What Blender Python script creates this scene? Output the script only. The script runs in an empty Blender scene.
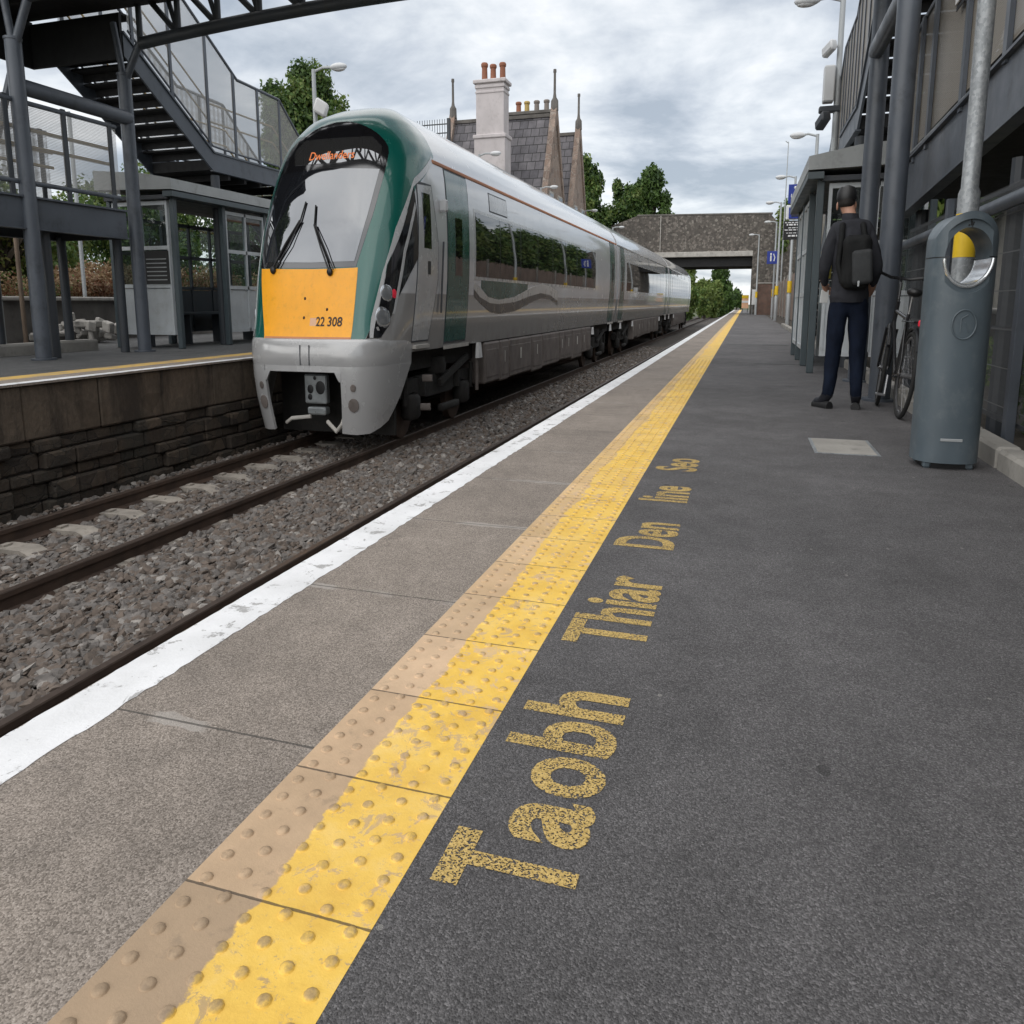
import bpy, bmesh, math, random
import numpy as np
from mathutils import Vector, Matrix
random.seed(7); rng=np.random.default_rng(7)
scn=bpy.context.scene; COL=scn.collection
# Plan distances are written in nominal metres and laid out at 3/4 of that (the proportions the place shows); heights are metres.
K=.75
def T(p): return (p[0]*K,p[1]*K,p[2])
R=math.radians
# ---------------------------------------------------------------- node helpers
class NT:
    def __init__(s,name):
        s.m=bpy.data.materials.new(name); s.m.use_nodes=True; s.t=s.m.node_tree; s.t.nodes.clear()
        s.out=s.t.nodes.new('ShaderNodeOutputMaterial'); s._pos=None
    def n(s,ty,ins=None,**pr):
        nd=s.t.nodes.new('ShaderNode'+ty)
        for k,v in pr.items(): setattr(nd,k,v)
        for k,v in (ins or {}).items(): s.set(nd,k,v)
        return nd
    def set(s,nd,k,v):
        sk=nd.inputs[k]
        if isinstance(v,bpy.types.NodeSocket): s.t.links.new(v,sk)
        elif isinstance(v,bpy.types.Node): s.t.links.new(v.outputs[0],sk)
        else:
            if isinstance(v,(tuple,list)) and len(v)==3 and sk.type=='RGBA': v=(*v,1)
            sk.default_value=v
    def pos(s):
        if s._pos is None:
            g=s.n('NewGeometry'); s._pos=s.n('Mapping',{'Vector':g.outputs['Position'],'Scale':(1/K,1/K,1)})
        return s._pos.outputs[0]
    def xyz(s):
        q=s.n('SeparateXYZ',{0:s.pos()}); return q.outputs[0],q.outputs[1],q.outputs[2]
    def math(s,op,a,b=0.,c=0.):
        return s.n('Math',{0:a,1:b,2:c},operation=op).outputs[0]
    def noise(s,scale,detail=4,rough=.55,vec=None,dist=0.):
        return s.n('TexNoise',{'Vector':vec if vec is not None else s.pos(),'Scale':scale,'Detail':detail,'Roughness':rough,'Distortion':dist}).outputs[0]
    def ramp(s,f,stops,interp='LINEAR'):
        r=s.n('ValToRGB',{0:f}); r.color_ramp.interpolation=interp; e=r.color_ramp.elements
        while len(e)<len(stops): e.new(.5)
        for i,(p,c) in enumerate(stops):
            e[i].position=p; e[i].color=(*c,1) if isinstance(c,(tuple,list)) else (c,c,c,1)
        return r.outputs[0]
    def sstep(s,f,a,b):
        return s.n('MapRange',{0:f,1:a,2:b,3:0.,4:1.},interpolation_type='SMOOTHSTEP').outputs[0]
    def mix(s,f,a,b,mode='MIX'):
        m=s.n('Mix',data_type='RGBA',blend_type=mode); s.set(m,0,f); s.set(m,6,a); s.set(m,7,b); return m.outputs[2]
    def bsdf(s,col,rough=.6,metal=0.,bump=None,bstr=.4,bdist=.01,**kw):
        b=s.n('BsdfPrincipled',{'Base Color':col,'Roughness':rough,'Metallic':metal})
        for k,v in kw.items(): s.set(b,k.replace('_',' '),v)
        if bump is not None:
            bp=s.n('Bump',{'Height':bump,'Strength':bstr,'Distance':bdist}); s.t.links.new(bp.outputs[0],b.inputs['Normal'])
        s.t.links.new(b.outputs[0],s.out.inputs[0]); return b
    def surf(s,sh): s.t.links.new(sh.outputs[0] if isinstance(sh,bpy.types.Node) else sh,s.out.inputs[0])
def paint(name,col,rough=.5,metal=0.,var=.18,vs=1.2,bump=0.,bs=60,spec=.5,dirt=None,dirtamt=.5,**kw):
    m=NT(name); f=m.noise(vs,6,.62)
    lo=tuple(c*(1-var) for c in col); hi=tuple(min(1,c*(1+var)) for c in col)
    c=m.ramp(f,[(.3,lo),(.7,hi)])
    if dirt: c=m.mix(m.math('MULTIPLY',m.sstep(m.noise(vs*2.7,8,.7),.5,.72),dirtamt),c,dirt)
    r=m.ramp(m.noise(vs*4,4),[(.3,max(.02,rough-.08)),(.7,min(1,rough+.1))])
    kw['Specular_IOR_Level']=spec
    m.bsdf(c,r,metal,m.noise(bs,3) if bump else None,bump,.005,**kw); return m.m
# ---------------------------------------------------------------- mesh builder
class MB:
    def __init__(s): s.v=[];s.f=[];s.mi=[]
    def add(s,vs,fs,mi=0):
        b=len(s.v); s.v.extend([tuple(p) for p in vs]); s.f.extend([tuple(i+b for i in f) for f in fs]); s.mi.extend([mi]*len(fs)); return s
    def bm(s,bm,mi=0):
        bm.verts.index_update(); s.add([v.co[:] for v in bm.verts],[[v.index for v in f.verts] for f in bm.faces],mi); bm.free(); return s
    def box(s,x0,x1,y0,y1,z0,z1,bev=0,mi=0,seg=1):
        if bev:
            bm=bmesh.new(); bmesh.ops.create_cube(bm,size=1)
            for v in bm.verts: v.co=((x0+x1)/2+v.co.x*(x1-x0),(y0+y1)/2+v.co.y*(y1-y0),(z0+z1)/2+v.co.z*(z1-z0))
            bmesh.ops.bevel(bm,geom=bm.edges[:],offset=min(bev,.45*min(abs(x1-x0),abs(y1-y0),abs(z1-z0))),segments=seg,affect='EDGES',profile=.5)
            return s.bm(bm,mi)
        v=[(x,y,z) for z in (z0,z1) for y in (y0,y1) for x in (x0,x1)]
        return s.add(v,[(0,2,3,1),(4,5,7,6),(0,1,5,4),(2,6,7,3),(0,4,6,2),(1,3,7,5)],mi)
    def rbox(s,c,size,rz=0,bev=.01,mi=0,seg=1,tilt=None):
        bm=bmesh.new(); bmesh.ops.create_cube(bm,size=1)
        for v in bm.verts: v.co=(v.co.x*size[0],v.co.y*size[1],v.co.z*size[2])
        if bev: bmesh.ops.bevel(bm,geom=bm.edges[:],offset=min(bev,.45*min(size)),segments=seg,affect='EDGES',profile=.5)
        M=Matrix.Translation(c)@Matrix.Rotation(rz,4,'Z')
        if tilt: M=M@Matrix.Rotation(tilt[0],4,tilt[1])
        bm.transform(M); return s.bm(bm,mi)
    def beam(s,p0,p1,w,h,mi=0,up=(0,0,1)):
        a=Vector(p0);b=Vector(p1);d=(b-a).normalized();u=Vector(up)
        if abs(d.dot(u))>.98: u=Vector((0,1,0))
        x=d.cross(u).normalized();y=x.cross(d)
        v=[q+x*(sx*w/2)+y*(sy*h/2) for q in (a,b) for sx,sy in ((-1,-1),(1,-1),(1,1),(-1,1))]
        return s.add(v,[(0,1,2,3),(7,6,5,4),(0,4,5,1),(1,5,6,2),(2,6,7,3),(3,7,4,0)],mi)
    def tube(s,pts,r,n=10,mi=0,caps=True):
        P=[Vector(p) for p in pts]; rs=r if isinstance(r,(list,tuple)) else [r]*len(P); rings=[]
        t0=(P[1]-P[0]).normalized(); u=t0.cross(Vector((0,0,1)))
        if u.length<1e-3: u=Vector((1,0,0))
        u.normalize(); b=len(s.v)
        for i,p in enumerate(P):
            t=((P[min(i+1,len(P)-1)]-P[max(i-1,0)])).normalized(); u=(u-t*u.dot(t)).normalized(); w=t.cross(u)
            for k in range(n):
                a=2*math.pi*k/n; s.v.append(tuple(p+(u*math.cos(a)+w*math.sin(a))*rs[i]))
        for i in range(len(P)-1):
            for k in range(n):
                s.f.append((b+i*n+k,b+i*n+(k+1)%n,b+(i+1)*n+(k+1)%n,b+(i+1)*n+k)); s.mi.append(mi)
        if caps:
            s.f.append(tuple(b+k for k in range(n))[::-1]); s.mi.append(mi)
            s.f.append(tuple(b+(len(P)-1)*n+k for k in range(n))); s.mi.append(mi)
        return s
    def lathe(s,prof,cx=0,cy=0,n=20,mi=0,M=None):
        b=len(s.v)
        for r_,z in prof:
            for k in range(n):
                a=2*math.pi*k/n; p=Vector((r_*math.cos(a),r_*math.sin(a),z))
                if M is not None: p=M@p
                s.v.append((p.x+cx,p.y+cy,p.z))
        for i in range(len(prof)-1):
            for k in range(n):
                s.f.append((b+i*n+k,b+i*n+(k+1)%n,b+(i+1)*n+(k+1)%n,b+(i+1)*n+k)); s.mi.append(mi)
        s.f.append(tuple(b+k for k in range(n))[::-1]); s.mi.append(mi)
        s.f.append(tuple(b+(len(prof)-1)*n+k for k in range(n))); s.mi.append(mi)
        return s
    def prism(s,poly,ax,c0,c1,mi=0):
        def pt(a,b,c): return {'x':(c,a,b),'y':(a,c,b),'z':(a,b,c)}[ax]
        n=len(poly); v=[pt(a,b,c0) for a,b in poly]+[pt(a,b,c1) for a,b in poly]
        return s.add(v,[tuple(range(n))[::-1],tuple(range(n,2*n))]+[(i,(i+1)%n,n+(i+1)%n,n+i) for i in range(n)],mi)
    def ell(s,c,rx,ry,rz,nu=14,nv=9,mi=0):
        b=len(s.v); 
        for j in range(nv+1):
            th=math.pi*j/nv; th=min(max(th,.03),math.pi-.03)
            for k in range(nu):
                a=2*math.pi*k/nu; s.v.append((c[0]+rx*math.sin(th)*math.cos(a),c[1]+ry*math.sin(th)*math.sin(a),c[2]-rz*math.cos(th)))
        for j in range(nv):
            for k in range(nu):
                s.f.append((b+j*nu+k,b+j*nu+(k+1)%nu,b+(j+1)*nu+(k+1)%nu,b+(j+1)*nu+k)); s.mi.append(mi)
        s.f.append(tuple(b+k for k in range(nu))[::-1]); s.mi.append(mi)
        s.f.append(tuple(b+nv*nu+k for k in range(nu))); s.mi.append(mi)
        return s
    def sheet(s,x0,x1,y0,y1,z,mi=0): return s.add([(x0,y0,z),(x1,y0,z),(x1,y1,z),(x0,y1,z)],[(0,1,2,3)],mi)
    def quad(s,a,b,c,d,mi=0): return s.add([a,b,c,d],[(0,1,2,3)],mi)
    def rot(s,c,rz,tiltax=None,ta=0,start=0):
        M=Matrix.Translation(c)@Matrix.Rotation(rz,4,'Z')
        if tiltax: M=M@Matrix.Rotation(ta,4,tiltax)
        M=M@Matrix.Translation(-Vector(c))
        s.v[start:]=[tuple(M@Vector(p)) for p in s.v[start:]]; return s
    def build(s,name,mats,parent=None,origin=(0,0,0),smooth=35,recalc=True):
        o=mesh_obj(name,s.v,s.f,s.mi,mats,parent,origin,smooth,recalc); return o
ORG={}
def link(o,parent,origin):
    COL.objects.link(o)
    if parent is not None:
        o.parent=parent; ORG[o.name]=ORG[parent.name]
    else:
        o.location=T(origin); ORG[o.name]=tuple(origin)
def mesh_obj(name,v,f,mi,mats,parent=None,origin=(0,0,0),smooth=35,recalc=True):
    if not isinstance(mats,(list,tuple)): mats=[mats]
    og=ORG[parent.name] if parent is not None else origin
    a=np.array(v,float)-np.array(og,float); a[:,0]*=K; a[:,1]*=K
    me=bpy.data.meshes.new(name); me.from_pydata(a.tolist(),[],f)
    for m in mats: me.materials.append(m)
    if len(mats)>1: me.polygons.foreach_set('material_index',np.array(mi,np.int32))
    if recalc:
        bm=bmesh.new(); bm.from_mesh(me); bmesh.ops.recalc_face_normals(bm,faces=bm.faces[:]); bm.to_mesh(me); bm.free()
    if smooth:
        me.polygons.foreach_set('use_smooth',np.ones(len(me.polygons),bool)); me.set_sharp_from_angle(angle=R(smooth))
    me.update(); o=bpy.data.objects.new(name,me); link(o,parent,origin); return o
def tag(o,label=None,cat=None,group=None,kind=None):
    if label: o['label']=label
    if cat: o['category']=cat
    if group: o['group']=group
    if kind: o['kind']=kind
    return o
def thing(name,label,cat,loc,group=None):
    o=bpy.data.objects.new(name,None); o.empty_display_size=.2; link(o,None,loc); return tag(o,label,cat,group)
def struct(o): return tag(o,kind='structure')
def copy_tree(o,parent=None):
    c=o.copy(); COL.objects.link(c); c.parent=parent
    for k in [x for x in KIDS.get(o.name,[])]: copy_tree(k,c)
    return c
KIDS={}
def kids():
    KIDS.clear()
    for o in bpy.data.objects:
        if o.parent: KIDS.setdefault(o.parent.name,[]).append(o)
def text2d(body,size,off=0.,ext=0.):
    cu=bpy.data.curves.new('lettering','FONT'); cu.body=body; cu.size=size; cu.offset=off; cu.extrude=ext; cu.resolution_u=4
    o=bpy.data.objects.new('lettering',cu); COL.objects.link(o); dg=bpy.context.evaluated_depsgraph_get()
    me=bpy.data.meshes.new_from_object(o.evaluated_get(dg))
    v=[x.co[:] for x in me.vertices]; f=[tuple(p.vertices) for p in me.polygons]
    bpy.data.objects.remove(o); bpy.data.curves.remove(cu); bpy.data.meshes.remove(me); return v,f
def fit_text(body,w,h,off=.0):
    v,f=text2d(body,1.,off); a=np.array(v); lo=a.min(0); hi=a.max(0)
    return [((p[0]-lo[0])/(hi[0]-lo[0])*w,(p[1]-lo[1])/(hi[1]-lo[1])*h) for p in v],f
def foliage(name,blobs,n,leaf,mats,parent=None,origin=(0,0,0),seed=1,hole=.0,lo=.45):
    g=np.random.default_rng(seed); b=np.array(blobs,float); vol=(b[:,3]*b[:,4]*b[:,5])**(2/3.); pick=g.choice(len(b),n,p=vol/vol.sum())
    d=g.normal(size=(n,3)); d/=np.linalg.norm(d,axis=1)[:,None]; rr=lo+(1.08-lo)*g.random(n)**.6
    rr*=1+.16*np.sin(d[:,0]*5+pick)*np.sin(d[:,2]*6+pick*2)*1.5
    c=b[pick,:3]+d*rr[:,None]*b[pick,3:6]
    c=c+g.normal(size=(n,3))*leaf*.5
    s=leaf*(.6+.8*g.random(n)); a=g.normal(size=(n,3)); a/=np.linalg.norm(a,axis=1)[:,None]
    nn=d*.5+g.normal(size=(n,3))*.6+np.array([0,0,.5]); nn/=np.linalg.norm(nn,axis=1)[:,None]
    u=np.cross(nn,a); u/=np.linalg.norm(u,axis=1)[:,None]; w=np.cross(nn,u)
    u*=s[:,None]*.5; w*=s[:,None]*.8
    v=np.stack([c-u*.4-w,c+u*.9-w*.1,c+u*.1+w,c-u*.9+w*.2],1).reshape(-1,3)
    f=np.arange(4*n).reshape(n,4).tolist()
    clump=np.sin(c[:,0]*1.7)*np.sin(c[:,1]*1.3+1)*np.sin(c[:,2]*2.1)+g.normal(size=n)*.5
    mi=np.clip(np.digitize(clump,[-.35,.5]),0,len(mats)-1).astype(int).tolist()
    return mesh_obj(name,v,f,mi,mats,parent,origin,0,False)
def leafmat(name,col):
    m=NT(name); c=m.ramp(m.noise(1.5,3),[(.3,tuple(x*.7 for x in col)),(.7,tuple(min(1,x*1.3) for x in col))])
    b=m.n('BsdfPrincipled',{'Base Color':c,'Roughness':.5,'Specular IOR Level':.35}); t=m.n('BsdfTranslucent',{'Color':c})
    mx=m.n('MixShader',{0:.36}); m.t.links.new(b.outputs[0],mx.inputs[1]); m.t.links.new(t.outputs[0],mx.inputs[2]); m.surf(mx); return m.m
# ---------------------------------------------------------------- materials
M={}
def glass(name,tint=(.85,.9,.9),clear=.93,rough=.03):
    m=NT(name); fr=m.n('LayerWeight',{0:.5}); tr=m.n('BsdfTransparent',{0:(*tint,1)}); gl=m.n('BsdfGlossy',{'Color':(.9,.9,.9,1),'Roughness':rough})
    df=m.n('BsdfDiffuse',{0:(.12,.13,.13,1)}); a=m.n('MixShader',{0:1-clear}); m.t.links.new(tr.outputs[0],a.inputs[1]); m.t.links.new(df.outputs[0],a.inputs[2])
    b=m.n('MixShader',{0:m.math('MULTIPLY_ADD',m.math('POWER',fr.outputs[1],5.),.8,.05)}); m.t.links.new(a.outputs[0],b.inputs[1]); m.t.links.new(gl.outputs[0],b.inputs[2]); m.surf(b); return m.m
def meshmat(name,col,sx,sz,open_,axis=1,oz=None):
    """welded wire / perforated sheet: bars at pitch sx (along) and sz (up), open_ = open share of the pitch"""
    m=NT(name); x,y,z=m.xyz(); h=(x,y)[axis]
    a=m.math('LESS_THAN',m.math('FRACT',m.math('MULTIPLY',h,1/sx)),open_); b=m.math('LESS_THAN',m.math('FRACT',m.math('MULTIPLY',z,1/sz)),(oz or min(.95,open_+.12)))
    op=m.math('MULTIPLY',a,b); t=m.n('BsdfTransparent'); p=m.n('BsdfPrincipled',{'Base Color':(*col,1),'Roughness':.5,'Metallic':.2})
    mx=m.n('MixShader',{0:op}); m.t.links.new(p.outputs[0],mx.inputs[1]); m.t.links.new(t.outputs[0],mx.inputs[2]); m.surf(mx); return m.m
def asphalt(name,base,warm=(1,1,1)):
    m=NT(name); fine=m.n('TexVoronoi',{'Vector':m.pos(),'Scale':260.},feature='F1'); 
    fc=m.n('SeparateColor',{0:fine.outputs['Color']}).outputs[0]
    b=tuple(base*w for w in warm)
    c=m.ramp(m.math('MULTIPLY_ADD',m.noise(120,5,.75),.5,m.math('MULTIPLY',fc,.5)),[(.2,tuple(x*.5 for x in b)),(.48,tuple(x*.95 for x in b)),(.66,tuple(x*1.3 for x in b)),(.85,tuple(x*2.4 for x in b))])
    big=m.ramp(m.noise(.55,8,.65),[(.28,.70),(.5,1.),(.72,1.34)])
    c=m.mix(1.,c,big,'MULTIPLY'); mid=m.ramp(m.noise(4.,6,.7,dist=.6),[(.3,.84),(.7,1.16)]); c=m.mix(1.,c,mid,'MULTIPLY')
    # pale flecks: chewing gum, grit
    v2=m.n('TexVoronoi',{'Vector':m.pos(),'Scale':7.},feature='F1'); k=m.n('SeparateColor',{0:v2.outputs['Color']}).outputs[1]
    sp=m.math('MULTIPLY',m.math('LESS_THAN',v2.outputs['Distance'],.055),m.math('GREATER_THAN',k,.62)); c=m.mix(m.math('MULTIPLY',sp,.6),c,(.3,.29,.27))
    v3=m.n('TexVoronoi',{'Vector':m.pos(),'Scale':3.1},feature='F1'); k3=m.n('SeparateColor',{0:v3.outputs['Color']}).outputs[1]
    sp3=m.math('MULTIPLY',m.math('LESS_THAN',v3.outputs['Distance'],m.math('MULTIPLY_ADD',m.noise(30,2),.1,.02)),m.math('GREATER_THAN',k3,.8)); c=m.mix(m.math('MULTIPLY',sp3,.5),c,(.02,.02,.02))
    v4=m.n('TexVoronoi',{'Vector':m.pos(),'Scale':4.3},feature='F1'); k4=m.n('SeparateColor',{0:v4.outputs['Color']}).outputs[0]; c=m.mix(m.math('MULTIPLY',m.math('MULTIPLY',m.math('LESS_THAN',v4.outputs['Distance'],.018),m.math('GREATER_THAN',k4,.45)),.8),c,(.5,.48,.45))
    hb=m.math('ADD',m.math('MULTIPLY',m.noise(110,5,.75),.9),m.math('MULTIPLY',fine.outputs['Distance'],-.6))
    m.bsdf(c,m.ramp(m.noise(3,4),[(.3,.72),(.7,.9)]),0,hb,.8,.0045,Specular_IOR_Level=.4); return m.m
M['asphalt']=asphalt('asphalt',.100,(1.03,.985,1.0)); M['asphalt_far']=asphalt('asphalt_far',.09)
def slabs():
    m=NT('edge_slab_concrete'); x,y,z=m.xyz()
    v=m.n('TexVoronoi',{'Vector':m.pos(),'Scale':270.},feature='F1'); g=m.n('SeparateColor',{0:v.outputs['Color']}).outputs[0]
    c=m.ramp(m.math('MULTIPLY_ADD',m.noise(170,4,.7),.5,m.math('MULTIPLY',g,.5)),[(.2,(.105,.086,.071)),(.5,(.235,.20,.17)),(.72,(.335,.288,.25)),(.9,(.48,.43,.38))])
    c=m.mix(1.,c,m.ramp(m.noise(1.1,8,.66),[(.28,.72),(.5,1.),(.74,1.2)]),'MULTIPLY'); c=m.mix(1.,c,m.ramp(m.noise(9,5,.6),[(.3,.88),(.7,1.12)]),'MULTIPLY')
    # seams every 1.02 m with pale mortar smears
    wob=m.math('MULTIPLY_ADD',m.noise(6,3),.03,-.015); yy=m.math('ADD',y,wob)
    d=m.math('PINGPONG',m.math('SUBTRACT',yy,1.58-1.02*8),.51) ; 
    smear=m.math('MULTIPLY',m.math('LESS_THAN',d,m.math('MULTIPLY_ADD',m.noise(5,4,.7),.09,-.02)),m.sstep(m.noise(1.9,3),.47,.56))
    c=m.mix(m.math('MULTIPLY',smear,.6),c,(.4,.37,.34))
    d2=m.math('PINGPONG',m.math('SUBTRACT',y,1.58-1.02*8),.51); c=m.mix(m.math('MULTIPLY',m.math('LESS_THAN',d2,m.math('MULTIPLY_ADD',m.noise(20,3),.006,.001)),.75),c,(.05,.045,.04))
    # stain spots
    c=m.mix(m.math('MULTIPLY',m.sstep(m.noise(2.6,6,.7),.62,.7),.3),c,(.07,.06,.055))
    m.bsdf(c,.85,0,m.math('ADD',m.noise(160,4,.7),m.math('MULTIPLY',v.outputs['Distance'],-.5)),.5,.003); return m.m
M['slab']=slabs()
def white_line():
    m=NT('white_line_paint'); chip=m.math('MAXIMUM',m.sstep(m.noise(7,9,.74,dist=.5),.565,.60),m.sstep(m.noise(30,8,.77),.62,.65))
    blot=m.math('GREATER_THAN',m.math('MULTIPLY_ADD',m.noise(1.6,3),1.,m.math('MULTIPLY',m.noise(12,4,.7),.25)),.80)
    c=m.ramp(m.noise(1.7,8,.65),[(.3,(.62,.62,.62)),(.55,(.8,.8,.81)),(.75,(.86,.86,.87))]); c=m.mix(m.math('MAXIMUM',m.math('MULTIPLY',chip,.75),m.math('MULTIPLY',blot,.6)),c,(.26,.25,.24))
    m.bsdf(c,.6,0,m.math('SUBTRACT',m.noise(90,3),chip),.3,.003); return m.m
M['white_line']=white_line()
def tactile():
    m=NT('tactile_slab'); x,y,z=m.xyz()
    id_=m.math('FLOOR',m.math('DIVIDE',m.math('SUBTRACT',y,1.1-40*.4),.4)); wn=m.n('TexWhiteNoise',{'W':id_},noise_dimensions='1D'); rnd=wn.outputs[0]
    tan=m.ramp(rnd,[(0,(.42,.30,.19)),(.25,(.56,.39,.245)),(.6,(.62,.44,.285)),(1,(.50,.355,.225))])
    tan=m.mix(1.,tan,m.ramp(m.noise(3,8,.7),[(.3,.8),(.7,1.15)]),'MULTIPLY')
    near=m.math('LESS_THAN',y,1.1); tan=m.mix(m.math('MULTIPLY',near,.55),tan,(.24,.18,.12))
    grime=m.math('MULTIPLY',m.sstep(m.noise(14,8,.72),.56,.7),.35); tan=m.mix(grime,tan,(.16,.125,.09))
    yel=m.ramp(m.noise(5,8,.7),[(.3,(.70,.42,.06)),(.52,(.84,.54,.09)),(.72,(.86,.60,.19))])
    wear=m.math('MAXIMUM',m.sstep(m.math('MULTIPLY_ADD',m.noise(1.3,2),.25,m.noise(13,9,.74,dist=.8)),.672,.715),m.math('MULTIPLY',m.sstep(m.noise(48,6,.72),.57,.64),.6))
    faded=m.sstep(m.noise(.8,3),.35,.75)
    top=m.math('MULTIPLY',m.sstep(z,.0026,.0042),m.sstep(m.noise(25,3),.36,.6))
    edge=m.math('MULTIPLY_ADD',m.noise(9,6,.68),.075,m.math('MULTIPLY_ADD',m.noise(.9,3),.15,m.math('MULTIPLY_ADD',m.sstep(y,1.5,5.),-.05,-.985)))
    painted=m.sstep(x,m.math('SUBTRACT',edge,.004),m.math('ADD',edge,.004))
    painted=m.math('MAXIMUM',painted,m.math('MULTIPLY',m.sstep(y,1.8,5.5),m.math('MULTIPLY_ADD',m.noise(2.2,5,.65),.9,-.05))); k=m.math('MULTIPLY',painted,m.math('SUBTRACT',1.,m.math('MULTIPLY',wear,.75))); k=m.math('MULTIPLY',k,m.math('SUBTRACT',1.,m.math('MULTIPLY',top,.62))); k=m.math('MULTIPLY',k,m.math('MULTIPLY_ADD',faded,-.22,1.))
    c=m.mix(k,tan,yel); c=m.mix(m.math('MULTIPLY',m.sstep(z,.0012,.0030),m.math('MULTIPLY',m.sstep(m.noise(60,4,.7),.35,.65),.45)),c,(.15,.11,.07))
    d=m.math('PINGPONG',m.math('SUBTRACT',y,1.1-40*.4),.2); jt=m.math('LESS_THAN',d,m.math('MULTIPLY_ADD',m.noise(30,3),.005,.0006)); c=m.mix(m.math('MULTIPLY',jt,.8),c,(.045,.035,.025))
    m.bsdf(c,.7,0,m.math('SUBTRACT',m.noise(110,4,.7),m.math('MULTIPLY',jt,2.)),.3,.003); return m.m
M['tactile']=tactile()
def worn_yellow():
    m=NT('worn_yellow_lettering'); v=m.n('TexVoronoi',{'Vector':m.pos(),'Scale':280.},feature='F1'); g=m.n('SeparateColor',{0:v.outputs['Color']}).outputs[0]
    k=m.math('ADD',m.math('MULTIPLY',m.noise(300,2,.6),.55),m.math('MULTIPLY_ADD',g,.55,m.math('MULTIPLY_ADD',m.noise(4.,4,.65),.55,-.275)))
    k=m.sstep(k,.37,.50)
    c=m.ramp(m.noise(120,3),[(.3,(.42,.28,.08)),(.7,(.66,.47,.17))])
    p=m.n('BsdfPrincipled',{'Base Color':c,'Roughness':.75}); bp=m.n('Bump',{'Height':m.noise(80,4,.7),'Strength':.7,'Distance':.005}); m.t.links.new(bp.outputs[0],p.inputs['Normal'])
    t=m.n('BsdfTransparent'); mx=m.n('MixShader',{0:k}); m.t.links.new(t.outputs[0],mx.inputs[1]); m.t.links.new(p.outputs[0],mx.inputs[2]); m.surf(mx); return m.m
M['letter']=worn_yellow()
def stonewall(name,sc,cols,mortar=(.2,.19,.17),axis='x',edge=.06,bump=.8,stain=.5,zs=1.3,stain_col=(.03,.03,.025)):
    m=NT(name); x,y,z=m.xyz(); v=m.n('CombineXYZ',{0:x,1:y,2:m.math('MULTIPLY',z,zs)}).outputs[0]
    wv=m.n('VectorMath',{0:v,1:m.n('VectorMath',{0:m.n('TexNoise',{'Vector':v,'Scale':3.}).outputs[1],3:.12},operation='SCALE').outputs[0]},operation='ADD').outputs[0]
    a=m.n('TexVoronoi',{'Vector':wv,'Scale':sc},feature='F1'); e=m.n('TexVoronoi',{'Vector':wv,'Scale':sc},feature='DISTANCE_TO_EDGE')
    k=m.n('SeparateColor',{0:a.outputs['Color']}).outputs[0]; n=len(cols)
    c=m.ramp(k,[(i/(n-1),q) for i,q in enumerate(cols)]); c=m.mix(1.,c,m.ramp(m.noise(12,6,.7),[(.3,.7),(.7,1.2)]),'MULTIPLY')
    mo=m.sstep(e.outputs['Distance'],edge,edge*.3); c=m.mix(mo,c,mortar)
    sv=m.n('Mapping',{'Vector':m.pos(),'Scale':(1,1,.22)}).outputs[0]; c=m.mix(m.math('MULTIPLY',m.sstep(m.noise(1.6,8,.72,sv),.44,.64),stain),c,stain_col)
    m.bsdf(c,.9,0,m.math('ADD',m.math('MULTIPLY',mo,-1.),m.noise(18,5,.7)),bump,.03); return m.m
M['rubble']=stonewall('bridge_rubble_stone',4.6,[(.08,.07,.062),(.13,.115,.10),(.10,.09,.08),(.19,.165,.145),(.27,.245,.215)],(.13,.118,.105),bump=.6,stain=.35,stain_col=(.05,.045,.04))
M['block']=stonewall('platform_wall_stone',2.6,[(.085,.064,.046),(.125,.096,.07),(.10,.078,.058)],(.1,.075,.06),edge=.0,bump=.5,stain=.8,stain_col=(.022,.017,.014))
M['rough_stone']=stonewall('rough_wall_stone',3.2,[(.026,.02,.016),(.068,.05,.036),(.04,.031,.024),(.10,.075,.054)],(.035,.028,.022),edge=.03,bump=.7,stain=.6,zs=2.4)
M['pillar_stone']=stonewall('warm_gable_stone',2.2,[(.28,.20,.16),(.36,.28,.23),(.22,.165,.135),(.32,.23,.18)],(.34,.29,.25),edge=.05,stain=.3,stain_col=(.08,.06,.05))
def bricks(name,c1,c2,mor,w,h,ax,off=.5,ms=.012):
    m=NT(name); x,y,z=m.xyz(); v=m.n('CombineXYZ',{0:(x,y)[ax=='y'],1:z}).outputs[0]
    b=m.n('TexBrick',{'Vector':v,'Color1':c1,'Color2':c2,'Mortar':mor,'Scale':1.,'Mortar Size':ms,'Brick Width':w,'Row Height':h},offset=off)
    c=m.mix(1.,b.outputs[0],m.ramp(m.noise(2,8,.7),[(.3,.65),(.7,1.25)]),'MULTIPLY')
    m.bsdf(c,.85,0,m.math('ADD',m.math('MULTIPLY',b.outputs[1],-1),m.noise(40,3)),.5,.01); return m.m
M['brick']=bricks('red_brick',(.17,.075,.05),(.11,.055,.04),(.16,.14,.12),.23,.075,'x')
M['slate']=bricks('roof_slate',(.10,.095,.105),(.165,.155,.165),(.03,.03,.03),.55,.42,'x',ms=.02)
M['conc']=paint('weathered_concrete',(.30,.285,.26),.85,var=.3,vs=1.4,bump=.4,dirt=(.08,.075,.065))
M['conc_dark']=paint('dark_concrete',(.13,.12,.11),.9,var=.35,vs=1.5,bump=.4,dirt=(.03,.03,.025))
M['conc_light']=paint('pale_concrete',(.42,.40,.37),.85,var=.2,vs=2,bump=.3,dirt=(.14,.13,.11))
M['render']=paint('pale_render',(.52,.48,.48),.85,var=.1,vs=1.5,bump=.2,dirt=(.3,.27,.26),dirtamt=.4)
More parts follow.
